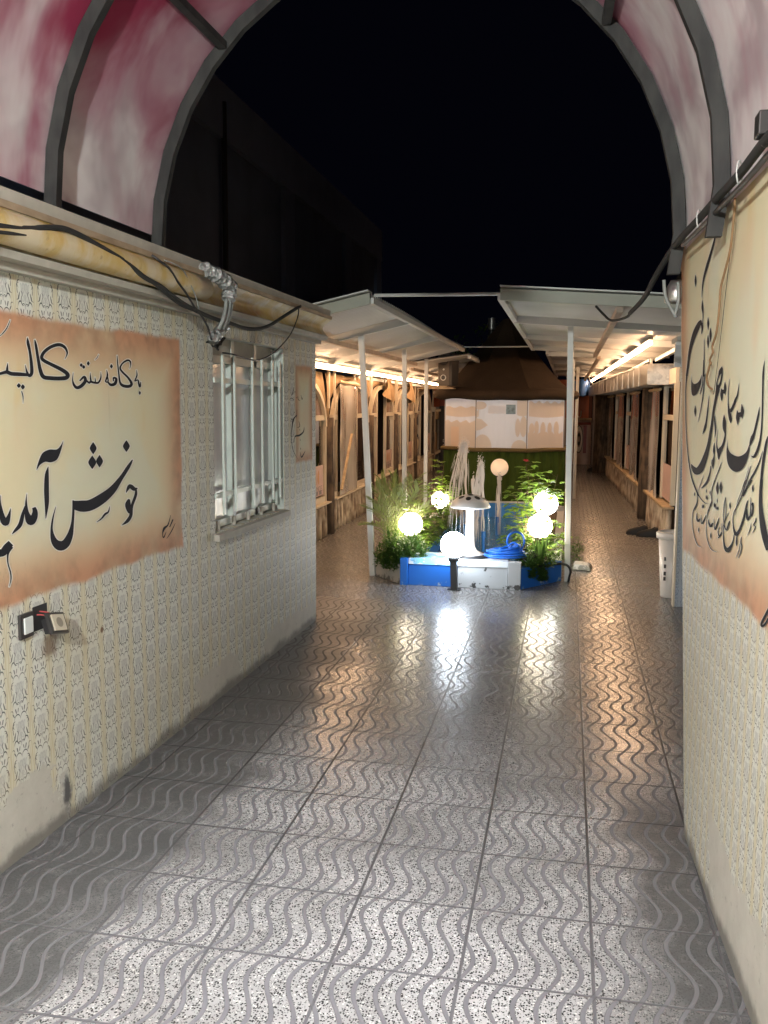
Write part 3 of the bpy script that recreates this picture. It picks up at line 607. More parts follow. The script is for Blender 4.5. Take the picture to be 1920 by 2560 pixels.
# frayed string hanging in front of the poem
def pts_on_R(q, off=.02):
    nrm = Vector((-1, -.0399, 0)).normalized(); P0 = Vector((.533, 3.865, 0))+nrm*off
    out = []
    for u, v in q: d = ray(u, v); out.append(CP+d*((P0-CP).dot(nrm)/d.dot(nrm)))
    return out
p = MB()
q = [(1690+x*.18992, 520+y*.18992) for x, y in [(775, -130), (772, 0), (745, 300), (712, 560), (640, 850), (590, 1050), (575, 1250), (562, 1420), (530, 1650), (478, 1820), (485, 1900), (445, 2000), (455, 2060)]]+[(1690+x*.15374, 900+y*.15374) for x, y in [(560, 30), (530, 160), (500, 280), (515, 400), (585, 480)]]
p.tube(crom(pts_on_R(q), 4), .0042, 6); tag(p.build('hanging_string', plain('frayed_brown_string', (.21, .125, .06), .9, var=.5, scale=40), smooth=True), 'frayed brown string hanging down over the brushed poem', 'string')
p = MB(); q = [(1690+x*.18992, 520+y*.18992) for x, y in [(790, 0), (690, 800), (600, 1600), (535, 2150)]]+[(1786, 975), (1783, 986)]
p.tube(crom(pts_on_R(q, .012), 4), .0011, 5); tag(p.build('thin_wire', M_DARKCABLE), 'hair-thin wire hanging beside the frayed string', 'wire')

# ================================================================== VAULTED CANOPY OVER THE PASSAGE
vc = thing('vaulted_canopy', 'arched steel canopy lined with pink-stained white canvas over the passage', 'canopy', (-.8, 1, 2.5))
def vx(y): k = (4.45-y)/.94; return (-2.04-.022*k, .445+.036*k)
def vpt(y, th, g=0):
    l, r = vx(y); cx = (l+r)/2; a = (r-l)/2; return Vector((cx+(a+g)*cos(th), y, 2.58+(1.33+g)*sin(th)))
def rib(y, name='rib', w=.042, zl=2.50, zr=2.40):
    mb = MB(); n = 18; t = .055
    pts = []
    for i in range(n+1):
        th = pi*i/n; pts.append((vpt(y, th), vpt(y, th, t)))
    l, r = vx(y)
    pts = [(Vector((r-.02, y, zr)), Vector((r-.02+t, y, zr)))]+pts+[(Vector((l, y, zl)), Vector((l-t, y, zl)))]
    vs = []
    for a, b in pts: vs += [a+Vector((0, -w/2, 0)), a+Vector((0, w/2, 0)), b+Vector((0, w/2, 0)), b+Vector((0, -w/2, 0))]
    fs = []
    for i in range(len(pts)-1):
        for k in range(4): k2 = (k+1) % 4; fs.append((4*i+k, 4*i+k2, 4*i+4+k2, 4*i+4+k))
    fs += [(0, 1, 2, 3), (4*len(pts)-4, 4*len(pts)-3, 4*len(pts)-2, 4*len(pts)-1)]
    mb.add(vs, fs); return mb.build(name, M_RIB, vc)
for i in range(9): rib(4.45-.94*i)
for th in (pi-.78, .76, pi/2):
    mb = MB(); mb.bar(vpt(4.42, th, .018), vpt(-3.1, th, .018), .04, .035); mb.build('purlin', M_RIB, vc)
mb = MB()
def sk(s, t):
    y = 4.47-8.4*t; th = -.05+(pi+.05-.05)*s
    q = vpt(y, th, .060+.014*sin(t*50)*sin(s*pi)); return q
mb.grid(sk, 48, 64); mb.build('canvas', M_SKIN, vc, True)
# lamps of the passage, hung under the crown of the vault behind the photographer's head
def hung(name, label, y, z):
    t = thing(name, label, 'ceiling lamp', (-.76, y, z)); mb = MB(); mb.tube([(-.76, y, z+.10), (-.76, y, 3.90)], .010); mb.build('hanger', M_RIB, t); return t
vl = hung('ceiling_lamp', 'round white ceiling lamp facing down, hung under the vaulted canopy', 1.75, 2.80)
mb = MB(); mb.lathe([(.001, .12), (.10, .115), (.17, .05), (.175, .012), (.16, .012)], (-.76, 1.75, 2.80), 32); mb.build('lamp_shade', M_WHITEPAINT, vl, True)
mb = MB(); mb.lathe([(.001, .010), (.158, .011)], (-.76, 1.75, 2.80), 32); mb.build('diffuser', emit('lit_white_lamp', LAMP_WHITE, P_VAULT/(pi*pi*.158**2)), vl)
sp_ = bpy.data.lights.new('lamp_beam', 'SPOT'); sp_.energy = P_SPOT; sp_.color = (.90, .95, 1.0); sp_.spot_size = radians(62); sp_.spot_blend = 1; sp_.shadow_soft_size = .12
spo = bpy.data.objects.new('lamp_beam', sp_); COL.objects.link(spo); spo.parent = vl; spo.location = (0, 0, -.02)
spo.rotation_euler = (Vector((-.74, 2.95, 0))-Vector((-.76, 1.75, 2.78))).to_track_quat('-Z', 'Y').to_euler()
vb = hung('hanging_bulb', 'bare round white bulb hung on a cord under the vaulted canopy', -1.2, 2.92)
mb = MB(); mb.ball((-.76, -1.2, 2.92), .075, 24, 14); mb.build('bulb', emit('lit_white_bulb', (.95, 1.0, .93), P_BULB/(pi*4*pi*.075**2)), vb, True)
mb = MB(); mb.tube([(-.76, -1.2, 2.99), (-.76, -1.2, 3.05)], .03); mb.build('socket', M_BLACK, vb)
# ================================================================== CABLES AND PIPES ON THE LEFT EAVES
def Lp(u, v, off):                      # pixel -> point hanging `off` metres in front of the left wall
    nrm = Vector((1, -.01453, 0)).normalized(); P0 = Vector((-2.086, 2.969, 0))+nrm*off; d = ray(u, v); return CP+d*((P0-CP).dot(nrm)/d.dot(nrm))
k1 = lambda x, y, *o: (x*.24111, 520+y*.24111, *o); k2 = lambda x, y, *o: (400+x*.25316, 620+y*.25316, *o)
def cable(name, q, r, mat, label, cat='cable', off=.16, group=None, n=6):
    mb = MB(); pts = [Lp(*a[:2], a[2] if len(a) > 2 else off) for a in q]; mb.tube(crom(pts, n), r, 8)
    return tag(mb.build(name, mat, smooth=True), label, cat, group)
cable('main_cable', [k1(-300, 130), k1(0, 180), k1(300, 210), k1(560, 205), k1(740, 240), k1(1040, 400), k1(1300, 560), k1(1500, 720), k1(1660, 810), k2(200, 530), k2(400, 640), k2(560, 705), k2(700, 745), k2(830, 790), k2(960, 800), k2(1080, 765), k2(1200, 690), k2(1310, 620), k2(1385, 575, .12)], .0115, M_DARKCABLE, 'thick dusty cable sagging along the cream eaves on the left')
cable('second_cable', [k1(-300, 225), k1(0, 250), k1(250, 275), k1(450, 290), k1(700, 330, .15), k1(1100, 500), k1(1400, 650, .15), k1(1600, 790), k2(200, 560), k2(420, 640)], .007, M_DARKCABLE, 'thinner black cable under the thick one on the left eaves')
cable('drooping_wire', [k2(1370, 590, .14), k2(1360, 680), k2(1300, 830), k2(1220, 940), k2(1100, 1050), k2(960, 1108), k2(830, 1085), k2(720, 1050), k2(620, 1035, .05)], .0045, M_BLACK, 'thin black wire drooping across the top of the barred window', 'wire', .13)
cable('hanging_wire', [k2(-80, 70, .14), k2(0, 130), k2(90, 200), k2(180, 340), k2(260, 450), k2(340, 580), k2(430, 700), k2(490, 830), k2(515, 950, .06)], .0055, M_BLACK, 'black wire slanting down from the canopy rib to the wrapped pipe', 'wire', .17)
cable('loose_wire', [k2(40, 120, .13), k2(150, 160), k2(230, 220), k2(290, 340), k2(350, 470), k2(390, 620), k2(420, 690, .12)], .003, M_GREYCABLE, 'thin grey wire looping over the eaves beside the wrapped pipe', 'wire', .165)
wp = thing('wrapped_pipe', 'refrigerant pipe wrapped in silver foil bending over the left eaves', 'pipe', tuple(Lp(*k2(680, 500), .12)))
mb = MB(); q = [Lp(*k2(*a[:2]), a[2]) for a in [(270, 190, .02), (340, 190, .08), (470, 225, .13), (560, 270, .16), (640, 330, .18), (690, 380, .18), (685, 450, .18), (675, 510, .18)]]
c = crom(q, 5); mb.tube(c, [.040+.005*sin(i*2.3)+.003*sin(i*5.1) for i in range(len(c))], 12); mb.build('foil_wrap', M_FOIL, wp, True)
mb = MB()
for dx in (-22, 14, 36): mb.tube(crom([Lp(*k2(x+dx*s, y), .18-.02*(i > 2)) for i, (x, y, s) in enumerate([(675, 505, 1), (668, 600, 1), (645, 700, 1), (600, 800, 1)])], 5), .011 if dx < 30 else .009, 8)
mb.build('bare_pipe', M_GREYCABLE, wp, True)
mb = MB(); q = [Lp(*k2(*a), .12) for a in [(640, 760), (600, 810), (550, 870), (520, 910)]]; c = crom(q, 5); mb.tube(c, [.030+.006*sin(i*2.1) for i in range(len(c))], 10); mb.build('lower_wrap', M_FOIL, wp, True)
mb = MB()
for a in range(9):
    x, y = 500+random.random()*130, 890+random.random()*90; mb.tube(crom([Lp(*k2(x, y), .07), Lp(*k2(x+random.uniform(-50, 50), y+random.uniform(-40, 40)), .09), Lp(*k2(560+random.uniform(-60, 60), 950+random.uniform(-30, 60)), .05)], 4), .006, 6)
mb.build('wire_tangle', M_DARKCABLE, wp, True)
# yellowed pipe lying in the cove of the eaves
mb = MB(); n = 40; ys = [-3+7.75*i/n for i in range(n+1)]
mb.tube([(xL(y)+.110, y, 2.415) for y in ys], .060, 18); tag(mb.build('yellowed_pipe', M_CORN, smooth=True), 'fat yellowed plastic pipe lying along the left eaves', 'pipe')
# the bundle of cables on top of the right wall
def Rt(u, v): return pts_on_R([(u, v)], .06)[0]
k3 = lambda x, y: (1600+x*.19288, 280+y*.19288)
rbun = thing('cable_conduit', 'dark conduit running up along the top edge of the right wall under the vault', 'conduit', tuple(Rt(*k3(1000, 1150))))
mb = MB(); q = [Rt(*k3(*a)) for a in [(1900, 80), (1659, 330), (1480, 560), (1280, 820), (1000, 1120), (780, 1370), (600, 1560), (420, 1780)]]+[at(1640, 690, 4.9), at(1610, 745, 5.6), at(1575, 783, 6.3)]
mb.tube(crom(q, 4), .0145, 10); mb.build('conduit', M_DARKCABLE, rbun, True)
mb = MB(); q = [Rt(*k3(*a))+Vector((0, 0, -.03)) for a in [(1900, 180), (1659, 420), (1480, 640), (1290, 860), (1020, 1150), (790, 1400), (560, 1630)]]
mb.tube(crom(q, 4), .009, 8); mb.build('lower_cable', M_BLACK, rbun, True)
mb = MB()
for a in [(1290, 790), (770, 1390)]:
    c_ = Rt(*k3(*a)); mb.tube([c_+Vector((.034*cos(t*pi/6)*.4, .03*cos(t*pi/6), .036*sin(t*pi/6))) for t in range(13)], .0028, 5)
mb.build('cable_tie', M_WHITEPAINT, rbun)
mb = MB(); q = [at(1575, 783, 6.3), at(1568, 792, 6.5), at(1545, 800, 7.0), at(1525, 800, 7.3), at(1508, 785, 7.5), at(1490, 766, 7.62)]
mb.tube(crom(q, 6), .0095, 8); tag(mb.build('sagging_cable', M_DARKCABLE, smooth=True), 'dark cable sagging from the conduit end to the right roof beam', 'cable')
mb = MB(); mb.tube(crom([at(1660, 700, 4.5), at(1661, 720, 4.5), at(1665, 745, 4.5), at(1680, 775, 4.5), at(1690, 793, 4.5)], 5), .008, 8); mb.tube(crom([at(1695, 705, 4.5), at(1696, 750, 4.5), at(1687, 790, 4.5)], 5), .008, 8)
tag(mb.build('loose_grey_cable', M_GREYCABLE, smooth=True), 'pair of loose grey cable ends dangling at the corner of the right wall', 'cable')
fl_ = thing('floodlight', 'small silver bowl lamp, unlit, tucked behind the corner of the right wall', 'lamp', tuple(at(1690, 735, 4.6)))
c_ = at(1692, 728, 4.6)
mb = MB(); mb.lathe([(.001, .05), (.03, .05), (.05, .01), (.055, -.05), (.05, -.055), (.001, -.045)], c_, 24); mb.build('bowl', M_GALV, fl_, True)
mb = MB(); mb.bar(c_+Vector((0, 0, .05)), c_+Vector((.05, 0, .12)), .02); mb.build('bracket', M_DARKCABLE, fl_)
mb = MB(); p_ = pts_on_R([(1918, 325)], .05)[0]; mb.box(p_.x-.03, p_.y-.04, p_.z-.02, p_.x+.03, p_.y+.03, p_.z+.045); mb.tube([p_+Vector((0, -.02, -.02)), p_+Vector((-.01, -.03, -.05))], .012)
tag(mb.build('junction_box', M_PLATE, bevel=.004), 'small dark box on top of the right wall at the picture edge', 'box')

# ================================================================== DARK NEIGHBOUR BUILDING, TREE
nb = thing('brick_neighbour_building', 'tall unlit building with pilasters rising behind the left eaves', 'building', (-9, 12, 0))
M_NB = plain('sooty_brick', (.12, .16, .25), .9, var=.35, scale=1.5, bump=.3)
mb = MB(); mb.box(-13, -4, 0, -6.0, 29, 6.3); mb.build('wall', M_NB, nb)
mb = MB(); mb.box(-13, -4.02, 6.303, -5.9, 29.02, 7.22); mb.build('parapet', plain('cement_parapet', (.19, .25, .37), .9, var=.2, scale=2), nb)
M_PIL = plain('cement_pilaster', (.16, .21, .32), .9)
for y in (19.2, 24.5, 28.6): mb = MB(); mb.box(-5.997, y-.35, 0, -5.9, y+.35, 6.3); mb.build('pilaster', M_PIL, nb)
mb = MB(); mb.tube([(-5.9, 15.4, 0), (-5.9, 15.4, 6.9)], .05); mb.build('downpipe', M_BLACK, nb)

# ================================================================== CORRUGATED CANOPIES
def canopy(nm, label, side, x0, z0, x1, z1, y0, y1, beams, posts, wav=.019, front=True):
    t = thing(nm, label, 'canopy', (x0, y0, 0), 'corrugated canopies over the walkways')
    mb = MB(); nx = 4; ny = int((y1-y0)/.0175)
    mb.grid(lambda s, q: (x0+(x1-x0)*s, y0+(y1-y0)*q, z0+(z1-z0)*s+.045+wav*sin(2*pi*(y1-y0)*q/.088)+.012*sin(q*7+s*3)), nx, ny)
    mb.build('roof_sheet', M_SHEET, t, True)
    for y in beams:
        mb = MB(); mb.bar((x0, y, z0), (x1, y, z1), .05, .075, up=(0, 0, 1)); mb.build('beam', M_WHITEPAINT, t)
    for s in (0, .47, .93):
        x = x0+(x1-x0)*s; z = z0+(z1-z0)*s
        mb = MB(); mb.bar((x, y0, z-.05*(s > 0)), (x, y1, z-.05*(s > 0)), .05, .05); mb.build('purlin', M_WHITEPAINT if s != .47 else M_PURL, t)
    if front:
        mb = MB(); d = -.045
        mb.hexa([(x0, y0+d, z0-.03), (x1, y0+d, z1-.03), (x1, y0-.003, z1-.03), (x0, y0-.003, z0-.03)], [(x0, y0+d, z0+.06), (x1, y0+d, z1+.06), (x1, y0-.003, z1+.06), (x0, y0-.003, z0+.06)]); mb.build('fascia', M_FASC, t)
        mb = MB(); mb.hexa([(x0, y0-.12, z0+.068), (x1, y0-.12, z1+.068), (x1, y0+.06, z1+.068), (x0, y0+.06, z0+.068)], [(x0, y0-.12, z0+.078), (x1, y0-.12, z1+.078), (x1, y0+.06, z1+.078), (x0, y0+.06, z0+.078)]); mb.build('edge_flashing', M_WHITEPAINT, t)
    for (xb, yb, xt, zt) in posts:
        mb = MB(); mb.bar((xb, yb, 0), (xt, yb, zt), .058, .058, up=(0, 1, 0)); mb.build('post', M_WHITEPAINT, t, bevel=.004)
    return t
M_PURL = plain('rust_spotted_purlin', (.36, .28, .22), .6, var=.4, scale=7)
M_FASC = plain('olive_grey_fascia', (.30, .31, .26), .5)
canopy('corrugated_canopy', 'left white corrugated canopy in front, on three thin posts', 'L', -1.63, 2.655, -3.22, 2.30, 7.55, 14.4, (9.36, 11.6, 13.8),
       [(-1.987, 9.36, -2.12, 2.53), (-2.13, 12.1, -2.15, 2.53), (-2.19, 14.35, -2.2, 2.52)])
canopy('corrugated_canopy', 'right white corrugated canopy in front, on a thin white post beside the fountain', 'R', -.555, 2.665, 1.42, 2.535, 7.5, 14.4, (9.46, 11.7, 14.0),
       [(.04, 9.5, .0, 2.60), (.03, 12.3, .02, 2.60)])
canopy('corrugated_canopy', 'far left corrugated canopy behind the loudspeaker', 'L', -1.60, 2.58, -3.6, 2.28, 15.0, 25.5, (17, 20, 23), [], front=False)
canopy('corrugated_canopy', 'far right corrugated canopy behind the thatched hut', 'R', -.35, 2.64, 1.35, 2.56, 14.9, 27.5, (15.2, 18, 21, 24), [(.06, 15.6, .06, 2.56), (.16, 18.2, .16, 2.55)], front=False)
def tie(p, q, r, label):
    mb = MB(); mb.tube([p, q], r, 8); tag(mb.build('tie_rod', M_WHITEPAINT), label, 'rod', 'rods tying the two canopies together')
tie((-1.60, 7.56, 2.70), (-.56, 7.52, 2.69), .014, 'thin steel rod tying the front corners of both canopies together')
tie((-1.62, 14.35, 2.70), (-.54, 14.35, 2.70), .011, 'thin pale rod tying the far ends of both canopies together')
# warm LED tubes
def led(label, p, q, E_, grp='warm strip lights under the canopies'):
    t = thing('strip_light', label, 'strip light', tuple((Vector(p)+Vector(q))/2), grp)
    n = 26; p, q = Vector(p), Vector(q)
    mb = MB(); mb.tube([p.lerp(q, i/n)+Vector((0, 0, .004*sin(i*1.1))) for i in range(n+1)], .017, 8); mb.build('tube', emit('lit_warm_led', LAMP_WARM2, E_), t, True)
    mb = MB(); mb.bar(p+Vector((0, 0, .045)), q+Vector((0, 0, .045)), .05, .02); mb.build('batten', M_WHITEPAINT, t)
    return t
LAMP_WARM2 = (1.0, .60, .33)
led('long warm strip light above the arched booths on the left', (-3.02, 7.75, 2.275), (-2.97, 21.6, 2.262), E_LED_L)
led('warm strip light under the right canopy above the metal duct', (.885, 10.75, 2.50), (.76, 20.6, 2.515), E_LED_R)
led('short warm strip light at the far end of the right walkway', (.75, 21.2, 2.515), (.66, 28.2, 2.53), E_LED_R)

# ================================================================== ARCHED BOOTHS ON THE LEFT
M_DKPANE = glass('dark_window_glass', (.55, .55, .6), .22)
M_SMOKED = plain('brown_tinted_upper_pane', (.20, .14, .11), .25, spec=.5)
M_GAP = plain('shadowed_base_board', (.025, .017, .012), .9)  # near-black colour puts the shade between the logs into the board
M_POSTER = plain('pink_poster', (.60, .42, .38), .5)
M_POSTDK = plain('dark_poster', (.14, .13, .14), .4)
M_LEMON = plain('cream_emblem', (.62, .53, .38), .5)
M_PRINT = plain('grey_poster_print', (.24, .20, .20), .6)
def slab(mb, fn, s0, s1, z0, z1, d0, d1):
    mb.hexa([fn(s0, d0, z0), fn(s1, d0, z0), fn(s1, d1, z0), fn(s0, d1, z0)], [fn(s0, d0, z1), fn(s1, d0, z1), fn(s1, d1, z1), fn(s0, d1, z1)])
def letters(mb, fn, txt, s0, z0, h, d, step):
    F5 = {'P': '11110 10001 10001 11110 10000 10000 10000', 'R': '11110 10001 10001 11110 10100 10010 10001', 'I': '111 010 010 010 010 010 111', 'N': '10001 11001 10101 10011 10001 10001 10001', 'C': '01110 10001 10000 10000 10000 10001 01110', 'E': '11111 10000 10000 11110 10000 10000 11111', 'S': '01111 10000 10000 01110 00001 00001 11110', 'D': '11110 10001 10001 10001 10001 10001 11110', 'O': '01110 10001 10001 10001 10001 10001 01110', 'T': '11111 00100 00100 00100 00100 00100 00100', 'L': '10000 10000 10000 10000 10000 10000 11111', 'X': '10001 10001 01010 00100 01010 10001 10001', 'V': '10001 10001 10001 10001 01010 01010 00100', 'A': '01110 10001 10001 11111 10001 10001 10001', 'U': '10001 10001 10001 10001 10001 10001 01110'}
    s = s0; c = h/7
    for ch in txt:
        rows = F5.get(ch, '').split()
        for j, r in enumerate(rows):
            for i, b in enumerate(r):
                if b == '1': mb.quad(fn(s+i*c*step, d, z0+h-(j+1)*c), fn(s+(i+1)*c*step, d, z0+h-(j+1)*c), fn(s+(i+1)*c*step, d, z0+h-j*c), fn(s+i*c*step, d, z0+h-j*c))
        s += (len(rows[0]) if rows else 3)*c*step+c*step
def fnL(s, d, z): return Vector((xBL(s)+d, s, z))
def logs(mb, fn, s0, s1, zt, step=.185, r=.05, ph=0):
    n = max(1, int((s1-s0)/step))
    for i in range(n):
        s = s0+(i+.5)*(s1-s0)/n; rr = r*random.uniform(.75, 1.12); l = random.uniform(-.012, .012)
        mb.tube([fn(s+random.uniform(-.012, .012), .03, .0), fn(s+l, .035, zt*.33), fn(s-l, .03, zt*.7), fn(s+random.uniform(-.01, .01), .03, zt-random.uniform(0, .045))], [rr*1.05, rr*.95, rr*.92, rr*.82], 8)
def booth(label, a, b, c, d, posterL=None, posterR=None, curtain=None, grp='arched booths along the left walkway', open_front=True):
    """a..b left sidelight, b..c opening, c..d right sidelight"""
    t = thing('arched_booth', label, 'booth', tuple(fnL((a+d)/2, 0, 0)), grp)
    zs, zm, zt = .47, 1.62, 2.16; cen = (a+d)/2; R = (d-a)/2
    def arch(s): q = min(1, abs(s-cen)/R); return 1.50+(zt-1.50)*sqrt(max(0, 1-q**2.4))
    mb = MB()
    slab(mb, fnL, a, a+.07, zs, arch(a+.035), -.02, .035); slab(mb, fnL, d-.07, d, zs, arch(d-.035), -.02, .035)
    for s in (b, c): slab(mb, fnL, s-.03, s+.03, zs, arch(s)-.01, -.022, .03)
    slab(mb, fnL, a+.07, b-.03, zm-.035, zm+.035, -.018, .028); slab(mb, fnL, c+.03, d-.07, zm-.035, zm+.035, -.018, .028)
    slab(mb, fnL, a+.07, b-.03, zs, zs+.075, -.018, .028); slab(mb, fnL, c+.03, d-.07, zs, zs+.075, -.018, .028)
    N = 28; pr = []
    for i in range(N+1):
        th = pi*i/N; s = cen-R*cos(th); z = arch(s); pr.append((s, z, cen-(R-.075)*cos(th), z-.07*sin(th)))
    for i in range(N):
        (s0, z0, p0, y0), (s1, z1, p1, y1) = pr[i], pr[i+1]
        mb.hexa([fnL(p0, -.02, y0), fnL(p1, -.02, y1), fnL(p1, .045, y1), fnL(p0, .045, y0)], [fnL(s0, -.02, z0), fnL(s1, -.02, z1), fnL(s1, .045, z1), fnL(s0, .045, z0)])
    mb.build('frame', M_CREAM, t)
    for (s0, s1) in ((a+.07, b-.03), (c+.03, d-.07)):
        mb = MB(); mb.quad(fnL(s0, 0, zs+.07), fnL(s1, 0, zs+.07), fnL(s1, 0, zm-.03), fnL(s0, 0, zm-.03)); mb.build('lower_pane', M_DKPANE, t)
        mb = MB(); n = 8; q = [fnL(s0, 0, zm+.03), fnL(s1, 0, zm+.03)]+[fnL(s1+(s0-s1)*i/n, 0, max(zm+.04, arch(s1+(s0-s1)*i/n)-.04)) for i in range(n+1)]; mb.quad(*q); mb.build('upper_pane', M_SMOKED, t)
    # burlap spandrel between the arch and the roof, bulging
    mb = MB(); e = .16
    def spand(u, v):
        s = a-e+(d-a+2*e)*u; z0 = arch(s)-.005 if a < s < d else .47+(1.5-.47)*(1-min(1, abs(s-cen)/R-1+.0)*6*0); z1 = 2.245
        if not a < s < d: z0 = 1.5
        z0 = min(z0, z1-.02)
        return fnL(s, -.06+.05*sin(v*pi)+.012*sin(s*23+v*4), z0+(z1-z0)*v)
    mb.grid(spand, 44, 6); mb.build('burlap_valance', M_BURLAP, t, True)
    mb = MB(); logs(mb, fnL, a+.02, d-.02, .45); mb.build('log_base', M_LOG, t, True)
    mb = MB(); slab(mb, fnL, a-.03, d+.03, .45, .468, -.10, .10); mb.build('sill', M_CREAM, t)
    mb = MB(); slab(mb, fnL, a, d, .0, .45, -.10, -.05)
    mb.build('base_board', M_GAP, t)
    for s in (d+.13,):
        mb = MB(); mb.tube([fnL(s, .02, 0), fnL(s+.01, .03, .55), fnL(s, .02, 1.1), fnL(s, .03, 1.62)], [.095, .085, .08, .075], 12); mb.build('pillar', M_DARKLOG, t, True)
    for k in range(3):
        s = (a-.02, cen, d+.02)[k]; mb = MB(); slab(mb, fnL, s-.02, s+.02, 1.75 if k != 1 else zt, 2.30, .05, .075); mb.build('upright', M_CREAM, t)
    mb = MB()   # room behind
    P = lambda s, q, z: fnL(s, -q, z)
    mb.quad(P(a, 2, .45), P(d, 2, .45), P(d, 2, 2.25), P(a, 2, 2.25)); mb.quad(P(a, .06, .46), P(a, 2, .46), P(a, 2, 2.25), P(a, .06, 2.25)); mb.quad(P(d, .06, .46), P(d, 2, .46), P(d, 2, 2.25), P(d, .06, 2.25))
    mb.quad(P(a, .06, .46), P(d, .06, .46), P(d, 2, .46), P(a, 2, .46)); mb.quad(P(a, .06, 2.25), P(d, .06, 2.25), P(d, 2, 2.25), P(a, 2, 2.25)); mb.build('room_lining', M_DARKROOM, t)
    for (sp, (s0, s1)) in ((posterL, (a+.09, b-.05)), (posterR, (c+.05, d-.09))):
        if not sp: continue
        z0, z1, kind = zs+.10, sp[0], sp[1]
        mb = MB(); mb.quad(fnL(s0, .006, z0), fnL(s1, .006, z0), fnL(s1, .006, z1), fnL(s0, .006, z1)); po = mb.build('poster', M_POSTER if kind == 'pink' else M_POSTDK, t)
        cz = z0+(z1-z0)*.62; rx = (s1-s0)*.24; rz = (z1-z0)*.24
        mb = MB()
        if kind == 'pink':
            for k in (-1, 1): mb.quad(*[fnL((s0+s1)/2+rx*(k*.45+.55*cos(x*pi/5)*(.3+.5*abs(sin(x*pi/10)))), .009, cz+rz*sin(x*pi/5)) for x in range(10)])
            mb.build('emblem', plain('orange_emblem', (.55, .30, .16), .6), po)
        else:
            mb.quad(*[fnL((s0+s1)/2+rx*1.3*cos(x*pi/8)*(1 if sin(x*pi/8) > 0 else .8), .009, cz+rz*1.2*sin(x*pi/8)) for x in range(16)]); mb.build('emblem', M_LEMON, po)
        mb = MB(); letters(mb, fnL, 'PRINCE', s0+.03, z0+(z1-z0)*.15, .07, .009, (s1-s0-.05)/.36); mb.build('poster_text', M_PRINT if kind == 'pink' else M_LEMON, po)
        mb = MB()
        for k in range(3): s = s0+.05+k*(s1-s0-.1)*.33; mb.quad(fnL(s, .009, z0+.015), fnL(s+(s1-s0)*.2, .009, z0+.015), fnL(s+(s1-s0)*.2, .009, z0+.07), fnL(s, .009, z0+.07))
        mb.build('poster_small_print', M_PRINT, po)
    if curtain:
        s0, s1 = curtain; mb = MB(); mb.grid(lambda u, v: fnL(s0+(s1-s0)*u+.01*sin(v*9)*u, .075+.007*sin(u*9+v*2)+.005*sin(v*11+u*5), .48+(2.115-.48)*v), 36, 20); mb.build('plastic_curtain', M_FILM2, t, True)
        mb = MB(); mb.tube([fnL(s0-.08, .09, 2.13), fnL(s1+.25, .09, 2.10)], .02); mb.build('curtain_rod', M_PALEWOOD, t)
        mb = MB(); mb.quad(fnL(s0, .073, 1.33), fnL(s1, .073, 1.31), fnL(s1, .073, 1.325), fnL(s0, .073, 1.345))
    return t
M_FILM2 = film('warm_plastic_curtain', .95, (.80, .72, .64), .12)
booth('nearest arched booth, half hidden by the wallpapered wall, pink poster in its window', 9.35, 10.2, 11.38, 12.22, posterR=(.98, 'pink'))
booth('arched booth with a hanging clear plastic curtain across its doorway', 12.62, 12.95, 14.42, 15.42, curtain=(12.9, 14.2))
booth('third arched booth, dark open doorway, pink poster on its far window', 15.60, 16.33, 17.32, 18.25, posterR=(.92, 'pink'))
booth('fourth arched booth, dark poster on its near window', 18.50, 19.3, 20.45, 21.3, posterL=(1.0, 'dark'), posterR=(.96, 'pink'))
booth('farthest arched booth, cream emblem on a dark poster', 21.82, 22.68, 23.82, 25.02, posterL=(1.02, 'dark'), posterR=(1.05, 'pink'))
for (s, lab) in ((16.9, 'scrap of crumpled burlap hanging in the third arch'), (19.9, 'scrap of crumpled burlap hanging in the fourth arch')):
    mb = MB(); mb.grid(lambda u, v: fnL(s-.35+(.9+.2*v)*u*(.35+.65*v)+.2*(1-v), .13+.05*sin(u*15+v*3)*(.3+v), 2.30-.40*v*(.6+.55*sin(u*3.0))), 22, 12); tag(mb.build('burlap_scrap', M_BURLAP, smooth=True), lab, 'cloth', 'scraps of burlap')
mb = MB(); mb.bar(fnL(12.35, .22, .62), fnL(13.35, .16, 1.36), .035, .028); tag(mb.build('wooden_pole', M_PALEWOOD), 'wooden pole leaning against the plastic curtain', 'pole')
# shelf unit and black poster panel past the last arch
sh = thing('shelf_unit', 'pale wooden shelf unit with dark compartments past the last arch', 'shelf', tuple(fnL(26.3, 0, 0)))
mb = MB()
for s in (25.35, 27.25): slab(mb, fnL, s-.05, s+.05, 0, 1.75, -.1, .1)
for z in (.42, 1.62): slab(mb, fnL, 25.41, 27.19, z, z+.07, -.1, .1)
mb.build('frame', M_CREAM, sh)
mb = MB(); slab(mb, fnL, 25.41, 27.19, .50, 1.0, -.09, -.04); mb.build('lower_panel', plain('ochre_board', (.34, .20, .09), .6), sh)
mb = MB(); slab(mb, fnL, 25.41, 27.19, 1.01, 1.61, -.09, -.06); mb.build('dark_compartment', M_DARKROOM, sh)
mb = MB(); slab(mb, fnL, 25.41, 27.19, 1.40, 1.60, -.03, .02); mb.build('upper_panel', M_PALEWOOD, sh)
fnB = lambda s, d, z: Vector((s, 26.9-d, z))
bp = thing('poster_panel', 'black poster panel with a round cream emblem beside the thatched hut', 'poster', (-3.2, 26.9, 0))
mb = MB(); slab(mb, fnB, -3.72, -2.95, .05, 1.78, 0, .04); mb.build('board', plain('black_gloss_board', (.035, .03, .03), .35), bp)
mb = MB(); slab(mb, fnB, -3.72, -2.95, 1.785, 2.12, 0, .045); mb.build('red_header', plain('red_header_board', (.26, .055, .03), .5), bp)
